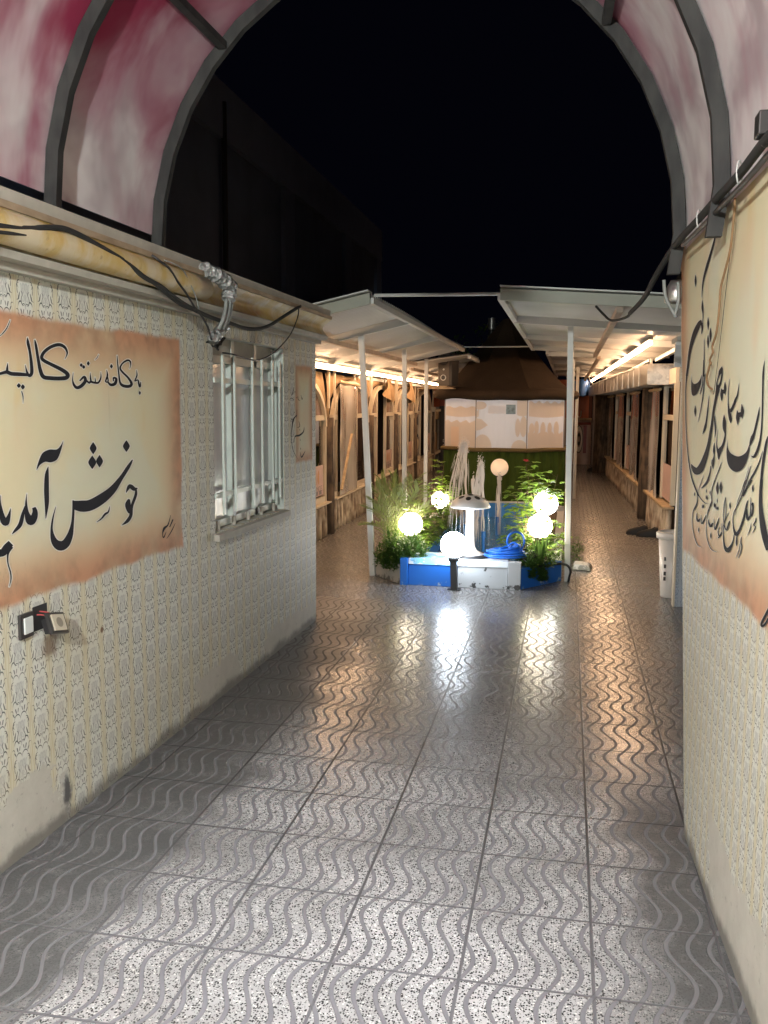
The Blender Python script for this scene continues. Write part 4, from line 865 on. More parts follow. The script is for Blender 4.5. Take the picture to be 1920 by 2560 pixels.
mb = MB(); mb.quad(*[fnB(-3.05+.19*cos(i*pi/16), .045, 1.08+.19*sin(i*pi/16)) for i in range(32)]); mb.build('emblem', M_LEMON, bp)
mb = MB(); mb.quad(fnB(-3.13, .05, 1.0), fnB(-3.06, .05, 1.08), fnB(-3.13, .05, 1.16)); mb.build('emblem_mark', M_BLACK, bp)
mb = MB(); letters(mb, fnB, 'DUCASV', -3.60, .72, .085, .046, 1.25); letters(mb, fnB, 'T', -3.12, 1.58, .09, .046, 1.1); mb.build('lettering', M_HALO, bp)
mb = MB(); slab(mb, fnB, -3.6, -3.42, .56, .66, .045, .05); mb.build('pink_patch', M_POSTER, bp)
# ================================================================== RIGHT SIDE: TILED PIER, BOOTHS, DUCT
M_PIER = wallpaper('blue_floral_tile', .3, blue=True, axis='X', sc=.62)
pr = thing('tiled_pier', 'pier faced with blue-grey floral tiles beside the right walkway', 'pier', (1.3, 8.6, 0))
mb = MB(); mb.box(.996, 8.49, .0, 3.2, 8.72, 2.02); mb.build('wall', M_PIER, pr)
mb = MB(); mb.box(.978, 8.484, 0, .994, 8.60, 2.02); mb.build('corner_strip', M_CREAM, pr)
mb = MB(); mb.box(.978, 8.484, 2.023, 3.2, 8.73, 2.14); mb.build('lintel', M_WPR, pr)
prof = [(0, 2.145), (.06, 2.145), (.06, 2.17), (.045, 2.18)]+[(.05-.05*sin(t*pi/8)+.04*t/8, 2.19+.13*t/8) for t in range(9)]+[(.11, 2.33), (.11, 2.36), (0, 2.36)]
mb = MB(); N = len(prof); mb.v = [Vector((x0 - p*0, 8.48-p, z)) for x0 in (.90, 3.2) for p, z in prof]
for k in range(N): k2_ = (k+1) % N; mb.f.append((k, k2_, N+k2_, N+k)); mb.mi.append(0)
mb.f += [tuple(range(N)), tuple(range(2*N-1, N-1, -1))]; mb.mi += [0, 0]; mb.build('cornice', M_WHITEPAINT, pr)
mb = MB(); mb.box(.9, 8.3, 2.363, 3.2, 8.73, 2.40); mb.build('roof_edge', M_CORNG, pr)
# pale roof of the building on the right, behind the pier
mb = MB(); mb.hexa([(1.25, 9.5, 2.75), (3.2, 9.5, 2.68), (3.2, 13, 2.68), (1.25, 13, 2.75)], [(1.25, 9.5, 2.79), (3.2, 9.5, 2.72), (3.2, 13, 2.72), (1.25, 13, 2.79)]); tag(mb.build('flat_roof_slab', M_FASC), 'dim pale roof slab showing above the right canopy', 'roof')
def fnR(s, d, z): return Vector((xBR(s)-d, s, z))
M_FILMW = film('white_plastic_curtain', 1.0, (.90, .87, .86), .07)
M_RFRAME = plain('brown_window_frame', (.22, .16, .12), .45, var=.2)
def rbooth(label, s0, s1, cu, clabel=None):
    t = thing('curtained_booth', label, 'booth', tuple(fnR((s0+s1)/2, 0, 0)), 'plastic-curtained booths along the right walkway')
    mb = MB()
    for s in (s0+.05, cu[0]-.06, cu[1]+.06, s1-.05): slab(mb, fnR, s-.03, s+.03, .52, 2.1, -.03, .03)
    for s in (s0+.03, s1-.03): pass
    slab(mb, fnR, s0+.03, s1-.03, 2.1, 2.3, -.03, .02)
    slab(mb, fnR, s0+.08, cu[0]-.09, 1.62, 1.69, -.02, .025)
    if s1-.08-cu[1]-.09 > .1: slab(mb, fnR, cu[1]+.09, s1-.08, 1.62, 1.69, -.02, .025)
    mb.build('frame', M_CREAM, t)
    for (a, b) in ((s0+.08, cu[0]-.09), (cu[1]+.09, s1-.08)):
        if b-a < .1: continue
        mb = MB(); mb.quad(fnR(a, 0, .52), fnR(b, 0, .52), fnR(b, 0, 2.1), fnR(a, 0, 2.1)); mb.build('pane', M_DKPANE, t)
        mb = MB(); mb.quad(fnR(a, .004, .54), fnR(b, .004, .54), fnR(b, .004, 1.02), fnR(a, .004, 1.02)); mb.build('poster', M_POSTER, t)
    mb = MB(); a, b = cu; mb.grid(lambda u, v: fnR(a+(b-a)*(.5+(u-.5)*(1-.05*sin(v*pi*.9)))+.02*sin(v*5), .07+.010*sin(u*8+v*1.5)+.007*sin(v*7+u*4), .50+(2.02-.50)*v), 40, 24); mb.build('plastic_curtain', M_FILMW, t, True)
    mb = MB(); mb.tube([fnR(a-.1, .085, 2.04), fnR(b+.1, .085, 2.04)], .022); mb.build('curtain_rod', M_PALEWOOD, t)
    mb = MB(); logs(mb, fnR, s0, s1, .46, .19, .052); mb.build('log_base', M_LOG, t, True)
    mb = MB(); slab(mb, fnR, s0, s1, .47, .50, -.02, .12); mb.build('sill', M_PALEWOOD, t)
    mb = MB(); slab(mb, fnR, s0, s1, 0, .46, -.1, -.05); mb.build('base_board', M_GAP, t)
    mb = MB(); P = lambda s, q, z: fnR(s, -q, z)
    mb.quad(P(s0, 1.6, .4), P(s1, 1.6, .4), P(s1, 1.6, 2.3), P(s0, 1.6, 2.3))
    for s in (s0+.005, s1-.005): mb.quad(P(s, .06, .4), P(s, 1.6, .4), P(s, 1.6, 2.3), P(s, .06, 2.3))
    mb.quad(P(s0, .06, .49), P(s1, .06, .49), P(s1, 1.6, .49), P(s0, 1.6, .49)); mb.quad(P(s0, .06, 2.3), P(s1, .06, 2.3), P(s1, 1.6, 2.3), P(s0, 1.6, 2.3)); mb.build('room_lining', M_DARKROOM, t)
    return t
rbooth('nearest curtained booth on the right, bluish-white plastic hanging slack', 12.3, 14.85, (13.5, 14.65))
rbooth('second curtained booth on the right with glossy plastic', 15.55, 18.25, (16.45, 18.0))
rbooth('third curtained booth on the right with glossy plastic', 18.35, 21.5, (19.6, 21.25))
rbooth('farthest curtained booth on the right, before the thick log pillar', 21.6, 24.9, (22.7, 24.6))
for s, r, x, lab in ((15.2, .13, .02, 'slim dark log pillar after the nearest right booth'), (25.6, .24, .12, 'thick dark round pillar at the far end of the right walkway')):
    mb = MB(); mb.tube([fnR(s, x, 0), fnR(s, x+.01, .7), fnR(s+.01, x, 1.4), fnR(s, x, 2.3)], [r*1.08, r, r*.98, r], 16); tag(mb.build('log_pillar', M_DARKLOG, smooth=True), lab, 'pillar', 'log pillars of the right walkway')
# metal ventilation duct
dk = thing('ventilation_duct', 'galvanised square ventilation duct running above the right booths', 'duct', (1.0, 13, 2.08))
mb = MB(); n = 16
def dx_(y): return 1.04-.031*(y-13)+.012*sin(y*1.7)
ring = [(y, dx_(y)) for y in [13+15*i/n for i in range(n+1)]]
for i in range(n):
    (y0, a0), (y1, a1) = ring[i], ring[i+1]; z0, z1 = 2.095, 2.375
    mb.hexa([(a0, y0, z0), (a0+.42, y0, z0), (a1+.42, y1, z0), (a1, y1, z0)], [(a0, y0, z1), (a0+.42, y0, z1), (a1+.42, y1, z1), (a1, y1, z1)])
mb.v = mb.v; mb.build('duct', M_GALV, dk)
for i in range(1, n):
    y, a = ring[i]; mb = MB(); mb.box(a-.006, y-.010, 2.09, a+.43, y+.010, 2.381); mb.build('joint_flange', M_GALV, dk)
mb = MB()
for y in (13.4, 16, 19, 22): mb.bar((dx_(y)+.1, y, 2.378), (dx_(y)+.1, y, 2.47), .03)
mb.build('hanger', M_WHITEPAINT, dk)
mb = MB(); mb.tube(crom([(dx_(y)-.012, y, 2.39+.006*sin(y*5)) for y in (13, 14.5, 16, 18, 20, 22, 25)]+[(.62, 26.6, 2.45), (.5, 26.8, 2.7), (.42, 27, 2.55)], 5), .008, 6); tag(mb.build('white_wire', M_WHITEPAINT, smooth=True), 'white wire laid along the top edge of the metal duct', 'wire')
# white bin
bn = thing('white_bin', 'tall tapering white plastic bin half hidden behind the tiled pier', 'bin', (1.0, 8.93, 0))
M_BIN = plain('white_bin_plastic', (.62, .57, .52), .4, var=.05)
mb = MB(); mb.lathe([(.001, .0), (.085, .0), (.09, .01), (.125, .585), (.12, .585), (.088, .02), (.001, .02)], (1.0, 8.93, .0), 28); b_ = mb.build('bin_body', M_BIN, bn, True)
mb = MB(); mb.lathe([(.126, .56), (.145, .565), (.148, .615), (.128, .63), (.115, .62), (.118, .58)], (1.0, 8.93, .0), 28); mb.build('rim', M_BIN, bn, True)
mb = MB()
for k, z in enumerate((.36, .29, .22, .17)): mb.box(.925, 8.835, z, .945, 8.85, z+.035)
mb.build('printed_mark', M_PLATE, bn)
# shoes on the walkway
M_SHOE = plain('black_shoe_leather', (.009, .009, .010), .6, spec=.3)
def shoe(x, y, a, k=1.0, open_=False):
    mb = MB(); c, s = cos(a), sin(a)
    def T(px, py, pz): return Vector((x+(px*c-py*s)*k, y+(px*s+py*c)*k, pz*k))
    N = 12; M = 10; b = len(mb.v)
    prof = [(0, .028, .055), (.02, .036, .072), (.06, .038, .075), (.10, .036, .062), (.14, .040, .058), (.18, .046, .050), (.22, .046, .042), (.25, .038, .034), (.27, .02, .024), (.278, .004, .014)]
    mb.add([T(p-.14, wdt*cos(pi*j/N), .014+max(0, h*1.7-.012)*(sin(pi*j/N)**.6)) for p, wdt, h in prof for j in range(N+1)], [(i*(N+1)+j, i*(N+1)+j+1, (i+1)*(N+1)+j+1, (i+1)*(N+1)+j) for i in range(len(prof)-1) for j in range(N)])
    mb.add([T(p-.14, wdt*cos(pi*j/N)*1.06, z) for p, wdt, h in prof for z in (0., .016) for j in (0, N)], [(4*i+q, 4*i+(q+0), 4*i+4+q, 4*i+4+q) for i in range(0) for q in range(4)])
    for i in range(len(prof)-1):
        p0, w0, _ = prof[i]; p1, w1, _ = prof[i+1]; mb.hexa([T(p0-.14, -w0*1.07, 0), T(p0-.14, w0*1.07, 0), T(p1-.14, w1*1.07, 0), T(p1-.14, -w1*1.07, 0)], [T(p0-.14, -w0*1.07, .016), T(p0-.14, w0*1.07, .016), T(p1-.14, w1*1.07, .016), T(p1-.14, -w1*1.07, .016)])
    for q in range(3): mb.tube([T(.02+q*.022, -.03, .066-q*.005), T(.022+q*.022, 0, .074-q*.006), T(.02+q*.022, .03, .066-q*.005)], .0035*k, 5)
    return mb.build('shoe', M_SHOE, smooth='auto')
for (x, y, a, lab) in ((1.00, 13.25, 2.85, 'black lace-up shoe on the right walkway, the left one of the nearer pair'), (1.13, 13.05, 2.95, 'black lace-up shoe on the right walkway, the right one of the nearer pair'), (.72, 25.9, 2.6, 'black shoe lying at the far end of the walkway, left of the heap'), (.86, 25.7, 2.9, 'black shoe at the far end of the walkway, in the middle of the heap'), (1.0, 25.45, 2.4, 'black shoe at the far end of the walkway, against the log base')):
    o = shoe(x, y, a, 1.1 if y < 20 else 1.3); tag(o, lab, 'shoe', 'shoes left on the right walkway')
# ------------------------------------------------------------------ far end of the right walkway
EY = 29.0; fnE = lambda s, d, z: Vector((s, EY-d, z))
ew = thing('graffiti_wall', 'rust-red end wall with a painted O on its lower panel, closing the right walkway', 'wall', (0, EY, 0))
M_RUST = plain('rust_red_panel', (.42, .11, .045), .55, var=.25, scale=3); M_GRAF = plain('grey_brown_panel', (.34, .25, .22), .6, var=.25, scale=5)
mb = MB(); slab(mb, fnE, -4.2, .72, 0, 1.37, -.2, 0); mb.build('lower_panel', M_GRAF, ew)
mb = MB(); slab(mb, fnE, -4.2, .72, 1.373, 1.43, -.2, .06); mb.build('ledge', M_PALEWOOD, ew)
mb = MB(); slab(mb, fnE, -4.2, .62, 1.433, 2.6, -.2, -.01); mb.build('upper_panel', M_RUST, ew)
mb = MB()
def ringE(cx, cz, rx, rz, t, d): 
    n = 28
    for i in range(n):
        a0, a1 = 2*pi*i/n, 2*pi*(i+1)/n
        mb.quad(fnE(cx+rx*cos(a0), d, cz+rz*sin(a0)), fnE(cx+rx*cos(a1), d, cz+rz*sin(a1)), fnE(cx+rx*t*cos(a1), d, cz+rz*t*sin(a1)), fnE(cx+rx*t*cos(a0), d, cz+rz*t*sin(a0)))
ringE(.35, .78, .105, .40, .62, .006); ringE(.06, .95, .10, .20, .5, .006); ringE(.06, .55, .10, .20, .5, .006); mb.build('white_graffiti', M_HALO, ew)
mb = MB(); ringE(.35, .78, .060, .20, .45, .007); ringE(.35, .78, .125, .43, .86, .005); mb.build('black_graffiti', M_BLACK, ew)
mb = MB(); slab(mb, fnE, .48, .58, .35, 1.2, 0, .004); slab(mb, fnE, .18, .22, .35, 1.2, 0, .004); slab(mb, fnE, .2, .7, 1.22, 1.30, 0, .004); mb.build('dark_red_graffiti', plain('dark_red_paint', (.16, .02, .02), .5), ew)
mb = MB(); q = [fnE(.34+.05*cos(i*pi/6), .06, 1.53+.07*sin(i*pi/6)) for i in range(6, 13)]; mb.tube(q, .014, 6); mb.tube([fnE(.29, .06, 1.53), fnE(.29, .06, 1.66)], .014, 6); mb.tube([fnE(.39, .06, 1.53), fnE(.39, .06, 1.66)], .014, 6); mb.build('wall_hook', M_CREAM, ew)
dw = thing('washroom_doorway', 'open dark doorway with narrow jambs at the far end of the right walkway', 'doorway', (1.0, EY+.5, 0))
mb = MB(); slab(mb, fnE, .74, .84, 0, 2.3, -.12, .05); mb.build('jamb', M_RFRAME, dw)
mb = MB(); slab(mb, fnE, .85, 3, 0, 2.6, -2.0, -1.9); slab(mb, fnE, .0, .72, 0, 2.6, -1.9, -.21); mb.build('back_wall', plain('dark_red_washroom_wall', (.11, .035, .025), .7), dw)
mb = MB(); slab(mb, fnE, .85, 2.4, .002, .10, -.6, .5); mb.build('step', M_GREYBASIN, dw)
bs = thing('wash_basin', 'white pedestal wash basin in the far doorway', 'basin', (1.2, EY+.45, .1))
mb = MB(); mb.lathe([(.10, .10), (.085, .35), (.095, .72), (.16, .76), (.30, .80), (.33, .95), (.30, .955), (.22, .86), (.001, .84)], (1.22, EY+.35, 0), 24); mb.build('bowl', M_BIN, bs, True)
mb = MB(); mb.tube(crom([(1.22, EY+.6, .95), (1.22, EY+.6, 1.10), (1.22, EY+.45, 1.12), (1.22, EY+.4, 1.05)], 5), .016, 8); mb.build('tap', M_GALV, bs, True)
ut = thing('wall_rack', 'pale shelf rack with bright utensils on the wall above the wash basin', 'rack', (1.2, EY+1.0, 1.3))
mb = MB()
for z in (1.98, 1.72): mb.box(.95, EY+.95, z, 1.6, EY+1.1, z+.035)
mb.build('shelf', M_PALEWOOD, ut)
for k in range(7):
    x, z = .99+.19*(k % 3), 2.03-.30*(k//3); mb = MB(); mb.lathe([(.02, .0), (.045, .02), (.05, .1), (.03, .13), (.02, .18), (.001, .185)], (x, EY+.98, z), 12); mb.build('bottle', M_WHITEPAINT if k % 2 else M_GALV, ut, True)
for nm, lab, y0, col, x0, x1, z0, z1 in (('blue_tarpaulin', 'blue tarpaulin bundle under the roof at the far end of the walkway', EY-.7, (.03, .08, .22), .12, .62, 2.12, 2.52),):
    mb = MB(); mb.grid(lambda u, v: (x0+(x1-x0)*u, y0-.12*sin(u*pi)*sin(v*pi)-.03*sin(u*23+v*7), z0+(z1-z0)*v+.05*sin(u*8)), 24, 12); mb.grid(lambda u, v: (x0+(x1-x0)*u, y0+.14, z0+(z1-z0)*v), 2, 2); tag(mb.build(nm, plain('blue_tarpaulin', col, .5), smooth=True), lab, 'tarpaulin')
mb = MB(); mb.lathe([(.12, 0), (.14, .25), (.12, .48), (.05, .5), (.001, .5)], (.42, 27.9, 2.1), 20); tag(mb.build('blue_barrel', plain('blue_plastic_barrel', (.05, .13, .36), .45), smooth=True), 'blue plastic barrel high up under the roof at the far end', 'barrel')
# ================================================================== THATCHED HUT BEHIND THE FOUNTAIN
HC = Vector((-1.13, 17.06, 0)); AP = 1.06
def octp(r, z, k, j=0): a = -pi/2+pi/8+k*pi/4; return HC+Vector((r/cos(pi/8)*cos(a), r/cos(pi/8)*sin(a), z))
hut = thing('thatched_hut', 'octagonal kiosk with a brown conical roof, white plastic sides and green turf base', 'hut', (HC.x, HC.y, 0))
def octwall(name, r, z0, z1, mat, sub=6, rip=0, smooth=False):
    mb = MB()
    for k in range(8):
        a, b = octp(r, 0, k-1), octp(r, 0, k); nrm = ((a+b)/2-HC).normalized()
        mb.grid(lambda u, v: a.lerp(b, u)+nrm*rip*(sin(u*25)+.4*sin(u*61+v*3))+Vector((0, 0, z0+(z1-z0)*v)), sub, 4)
    return mb.build(name, mat, hut, smooth)
octwall('turf_base', AP+.02, 0, 1.0, M_TURF, 40, .02)
octwall('plastic_side', AP, 1.03, 1.96, M_VINYL, 12, .004)
mb = MB()
for i in range(8):
    a, b = octp(AP+.05, 1.03, i-1), octp(AP+.05, 1.03, i); mb.tube([a, a.lerp(b, .5)+Vector((0, 0, .006)), b], .035, 8)
mb.build('base_rim', M_TURFTOP, hut, True)
mb = MB()
for k in range(8): mb.tube([octp(AP+.006, 1.03, k), octp(AP+.006, 1.95, k)], .009, 6)
mb.build('corner_seam', plain('grey_seam', (.30, .28, .28), .6), hut)
# roof: fat rolled eaves and a cone
mb = MB(); n = 64; prof = [(1.02, 1.93), (1.22, 1.90), (1.34, 1.94), (1.37, 2.01), (1.33, 2.07), (1.20, 2.10)]
vs = []
for (r, z) in prof:
    for k in range(n):
        a = 2*pi*k/n; m = cos(pi/8)/cos(((a+pi/2+pi/8) % (pi/4))-pi/8); j = .018*mnoise.noise(Vector((cos(a)*3, sin(a)*3, z*2)))
        vs.append(HC+Vector(((r*(.6+.4*m)+j)*cos(a), (r*(.6+.4*m)+j)*sin(a), z+.03*mnoise.noise(Vector((cos(a)*2.2, sin(a)*2.2, 5))))))
mb.add(vs, [(i*n+k, i*n+(k+1) % n, (i+1)*n+(k+1) % n, (i+1)*n+k) for i in range(len(prof)-1) for k in range(n)]); mb.build('rolled_eaves', M_REEDROOF, hut, True)
mb = MB(); vs = []
cone = [(1.21, 2.085), (1.06, 2.20), (.86, 2.40), (.62, 2.68), (.40, 2.96), (.22, 3.2), (.08, 3.36), (.002, 3.38)]
for (r, z) in cone:
    for k in range(n):
        a = 2*pi*k/n; m = cos(pi/8)/cos(((a+pi/2+pi/8) % (pi/4))-pi/8); vs.append(HC+Vector((r*m*1.03*cos(a), r*m*1.03*sin(a), z)))
mb.add(vs, [(i*n+k, i*n+(k+1) % n, (i+1)*n+(k+1) % n, (i+1)*n+k) for i in range(len(cone)-1) for k in range(n)]); mb.build('roof', M_REEDROOF, hut)
# silhouettes of shelves and pots showing on the plastic sides
M_SIL = through('beige_silhouette', (.84, .75, .66), .45); M_SIL2 = through('peach_silhouette', (.90, .75, .63), .45)
mb = MB(); mb.ball((HC.x, HC.y, 1.75), .09, 20, 12); kb = mb.build('kiosk_fill_bulb', emit('lit_kiosk_fill_bulb', (1, .95, .93), P_KIOSK_FILL/(pi*4*pi*.09**2)), smooth=True); tag(kb, 'added unseen bulb that brightens the white plastic sides of the thatched hut', 'bulb')  # added bulb, out of sight, to brighten the white sides
def fpt(k, u, z, d=.006): a, b = octp(AP+d, 0, k-1), octp(AP+d, 0, k); q = a.lerp(b, u); return Vector((q.x, q.y, z))
def patch(mb, k, P, d=.006): mb.quad(*[fpt(k, u, z, d) for u, z in P])
W = lambda k, u0, u1, zt, zb, amp, f: None
mb = MB()
for (k, u0, u1, z0, z1, amp, f, d) in ((7, .04, 1., 1.62, 1.77, .015, 16, .008), (0, .0, .06, 1.62, 1.72, .02, 9, .009), (1, .04, .98, 1.62, 1.86, .02, 28, .008), (0, .80, 1., 1.64, 1.92, .01, 9, .008), (7, .02, 1., 1.06, 1.52, .03, 21, .0085), (1, .03, .97, 1.06, 1.33, .03, 40, .0085)):
    N = 30; top = [(u0+(u1-u0)*i/N, z1+amp*sin(i/N*f)*(1 if amp < .025 else abs(sin(i/N*f*.5)))) for i in range(N+1)]; bot = [(u0+(u1-u0)*i/N, z0-(.025*sin(i/N*pi) if z0 > 1.5 else 0)) for i in range(N+1)]
    for i in range(N): patch(mb, k, [bot[i], bot[i+1], top[i+1], top[i]], d)
for (k, cu, cz, ru, rz, d) in ((0, .14, 1.06, .18, .24, .011), (0, .86, 1.06, .16, .15, .011), (0, .08, 1.80, .13, .07, .012), (0, .93, 1.44, .07, .18, .012), (0, .82, 1.42, .05, .16, .0125), (1, .12, 1.40, .07, .10, .0105), (1, .25, 1.42, .06, .12, .0105), (1, .42, 1.38, .07, .14, .0105), (1, .60, 1.40, .06, .11, .0105), (1, .78, 1.40, .07, .13, .0105)):
    P = [(cu+ru*cos(a*pi/12), max(1.05, cz+rz*sin(a*pi/12))) for a in range(24)]; P = [(min(.995, max(.005, u)), z) for u, z in P]; patch(mb, k, P, d)
patch(mb, 0, [(.0, 1.36), (.10, 1.38), (.24, 1.46), (.12, 1.56), (.0, 1.58)], .0135)
mb.build('shelf_silhouette', M_SIL, hut)
mb = MB(); patch(mb, 7, [(.22, 1.06), (.48, 1.06), (.48, 1.42), (.22, 1.42)], .014); mb.build('pot_silhouette', M_SIL2, hut)
mb = MB(); patch(mb, 0, [(.24, 1.66), (.585, 1.66), (.585, 1.80), (.24, 1.80)], .016); nt = mb.build('paper_notice', through('white_notice_paper', (.93, .92, .94), .55), hut)
mb = MB(); patch(mb, 0, [(.59, 1.655), (.77, 1.655), (.77, 1.815), (.59, 1.815)], .017); mb.build('printed_photo', plain('blue_grey_print', (.20, .28, .34), .4, var=.9, scale=24), hut)
mb = MB(); mb.tube([(-1.52, 18.3, 2.0), (-1.52, 18.3, 3.28)], .055, 12); cm = tag(mb.build('chimney_pipe', M_BLACK, smooth='auto'), 'dark chimney pipe with a shiny steel cap rising behind the thatched roof', 'chimney')
mb = MB(); mb.tube([(-1.52, 18.3, 3.283), (-1.52, 18.3, 3.50)], .075, 14); mb.tube([(-1.52, 18.3, 3.36), (-1.52, 18.3, 3.40)], .085, 14); mb.build('steel_cap', M_GALV, cm, 'auto')
# loudspeaker on the eaves
sx, sy, sz = -2.13, 15.90, 2.135
spk = thing('loudspeaker', 'tall black loudspeaker cabinet standing on the left eaves of the thatched hut', 'loudspeaker', (sx, sy, sz))
M_SPK = plain('black_speaker_vinyl', (.032, .027, .025), .6); M_CONE = plain('speaker_cone', (.06, .055, .05), .4); M_GRILL = plain('speaker_baffle', (.085, .07, .058), .6)
Rs = Matrix.Rotation(radians(-14), 3, 'Z')
def S_(x, y, z): return Vector((sx, sy, sz))+Rs @ Vector((x, y, z))
def sbox(name, mat, x0, y0, z0, x1, y1, z1, bev=0): mb = MB(); mb.hexa([S_(x0, y0, z0), S_(x1, y0, z0), S_(x1, y1, z0), S_(x0, y1, z0)], [S_(x0, y0, z1), S_(x1, y0, z1), S_(x1, y1, z1), S_(x0, y1, z1)]); return mb.build(name, mat, spk, bevel=bev)
sbox('cabinet', M_SPK, -.10, -.02, 0, .16, .30, .56, .006); sbox('baffle', M_GRILL, -.095, -.026, .005, .105, -.0203, .555)
def disc(name, mat, r0, r1, x, z, dep):
    mb = MB(); n = 24
    for i in range(n):
        a, b = 2*pi*i/n, 2*pi*(i+1)/n; mb.quad(S_(x+r1*cos(a), -.0275, z+r1*sin(a)), S_(x+r1*cos(b), -.0275, z+r1*sin(b)), S_(x+r0*cos(b), -.0275-dep, z+r0*sin(b)), S_(x+r0*cos(a), -.0275-dep, z+r0*sin(a)))
    return mb.build(name, mat, spk, True)
disc('woofer', M_CONE, .001, .075, .005, .44, -.004); disc('woofer_surround', M_SPK, .072, .088, .005, .44, .012); disc('tweeter', M_WHITEPAINT, .001, .018, .005, .28, .01); disc('bass_port', M_BLACK, .001, .040, .0, .14, .001); disc('port_ring', M_WHITEPAINT, .038, .052, .0, .14, .008)
mb = MB()
for k in range(3): mb.box(sx-.42+.05*k, sy-.16+.015*k, sz-.055+.018*k, sx+.19-.06*k, sy+.22, sz-.039+.018*k)
tag(mb.build('wooden_planks', M_PALEWOOD), 'few stacked pale planks under the loudspeaker on the hut eaves', 'planks')

# ================================================================== FOUNTAIN
fo = thing('fountain_basin', 'long octagonal fountain basin with blue and white painted front panels', 'fountain', (-1, 11.6, 0))
OUT = [(-1.975, 9.375), (-1.60, 8.935), (-.42, 8.915), (-.02, 9.50), (-.02, 14.2), (-.42, 14.72), (-1.58, 14.66), (-1.975, 14.2)]
IN = [(-1.50, 9.45), (-1.44, 9.34), (-.56, 9.33), (-.46, 9.50), (-.46, 14.0), (-.60, 14.46), (-1.44, 14.42), (-1.50, 14.0)]
def wallseg(name, mat, a, b, z0, z1, th=.10, cap=None, capm=None):
    a, b = Vector((*a, 0)), Vector((*b, 0)); d = (b-a).normalized(); nrm = Vector((d.y, -d.x, 0))
    if nrm.dot(Vector((-1, 11.6, 0))-a) < 0: nrm = -nrm
    mb = MB(); q = [a, b, b+nrm*th, a+nrm*th]; mb.hexa([x+Vector((0, 0, z0)) for x in q], [x+Vector((0, 0, z1)) for x in q]); return mb.build(name, mat, fo, bevel=.006)
H = .275
B_, C_ = Vector((*OUT[1], 0)), Vector((*OUT[2], 0))
def fr(t0, t1, mat, d, name, z0=0, z1=H-.06):
    a, b = B_.lerp(C_, t0), B_.lerp(C_, t1); mb = MB(); mb.hexa([a+Vector((0, -d, z0)), b+Vector((0, -d, z0)), b+Vector((0, .08, z0)), a+Vector((0, .08, z0))], [a+Vector((0, -d, z1)), b+Vector((0, -d, z1)), b+Vector((0, .08, z1)), a+Vector((0, .08, z1))]); return mb.build(name, mat, fo, bevel=.004)
fr(.06, .478, M_BLUEPAINT, 0, 'blue_front_panel'); fr(.482, .90, M_WHITEBASIN, 0, 'white_front_panel')
fr(-.01, .056, M_BLUEPAINT, .022, 'blue_corner_post', 0, H); fr(.904, 1.01, M_WHITEBASIN, .022, 'white_corner_post', 0, H)
mb = MB(); d_ = .025  # sloping painted edge and top slab
def slabfront(t0, t1, mat, name):
    a, b = B_.lerp(C_, t0), B_.lerp(C_, t1); mb = MB()
    mb.hexa([a+Vector((0, -.012, H-.058)), b+Vector((0, -.012, H-.058)), b+Vector((0, .42, H-.058)), a+Vector((0, .42, H-.058))], [a+Vector((0, .015, H)), b+Vector((0, .015, H)), b+Vector((0, .42, H)), a+Vector((0, .42, H))]); return mb.build(name, mat, fo, bevel=.005)
M_PALEBLUE = painted('worn_pale_blue_edge', (.18, .42, .66), (.55, .60, .64), .52)
slabfront(.058, .478, M_PALEBLUE, 'pale_blue_edge'); slabfront(.481, .902, painted('whitewashed_edge', (.62, .66, .70), (.35, .42, .5), .64), 'white_edge')
wallseg('cement_kerb', M_GREYBASIN, OUT[0], OUT[1], 0, .20); wallseg('blue_side_panel', M_BLUEPAINT, OUT[2], OUT[3], 0, .21)
for i in (3, 4, 5, 6, 7): wallseg('rim', (M_WHITEBASIN, M_WHITEBASIN, M_WHITEBASIN, M_WHITEBASIN, M_GREYBASIN)[i-3], OUT[i], OUT[(i+1) % 8], 0, .275 if i in (4, 5, 6) else .20)
mb = MB()
for i in range(8):
    a, b = IN[i], IN[(i+1) % 8]; mb.quad((*a, 0.004), (*b, 0.004), (*b, .27 if i in (4, 5, 6) else .21), (*a, .27 if i in (4, 5, 6) else .21))
mb.build('inner_wall', plain('blue_pool_paint', (.025, .16, .46), .35, var=.2), fo)
mb = MB()
mb.quad((-1.90, 9.40, .17), (-1.50, 9.05, .17), (-1.5, 14.2, .17), (-1.9, 14.2, .17)); mb.quad((-.46, 9.02, .18), (-.08, 9.5, .18), (-.08, 14.2, .18), (-.46, 14.2, .18)); mb.build('planter_soil', M_SOIL, fo)
wm = G('rippling_pool_water', .06); nn_ = wm.noise(9, 4, dist=.8); wm.col(wm.mix(wm.step(wm.noise(16, 4, dist=1.2), .5, .66), (.012, .085, .20), (.06, .21, .36))); wm.bump(nn_+wm.noise(26, 3)*.4, .7, .05)
mb = MB(); mb.quad(*[(x, y, .045) for x, y in IN]); wa = mb.build('pool_water', wm.m); wa['kind'] = 'structure'
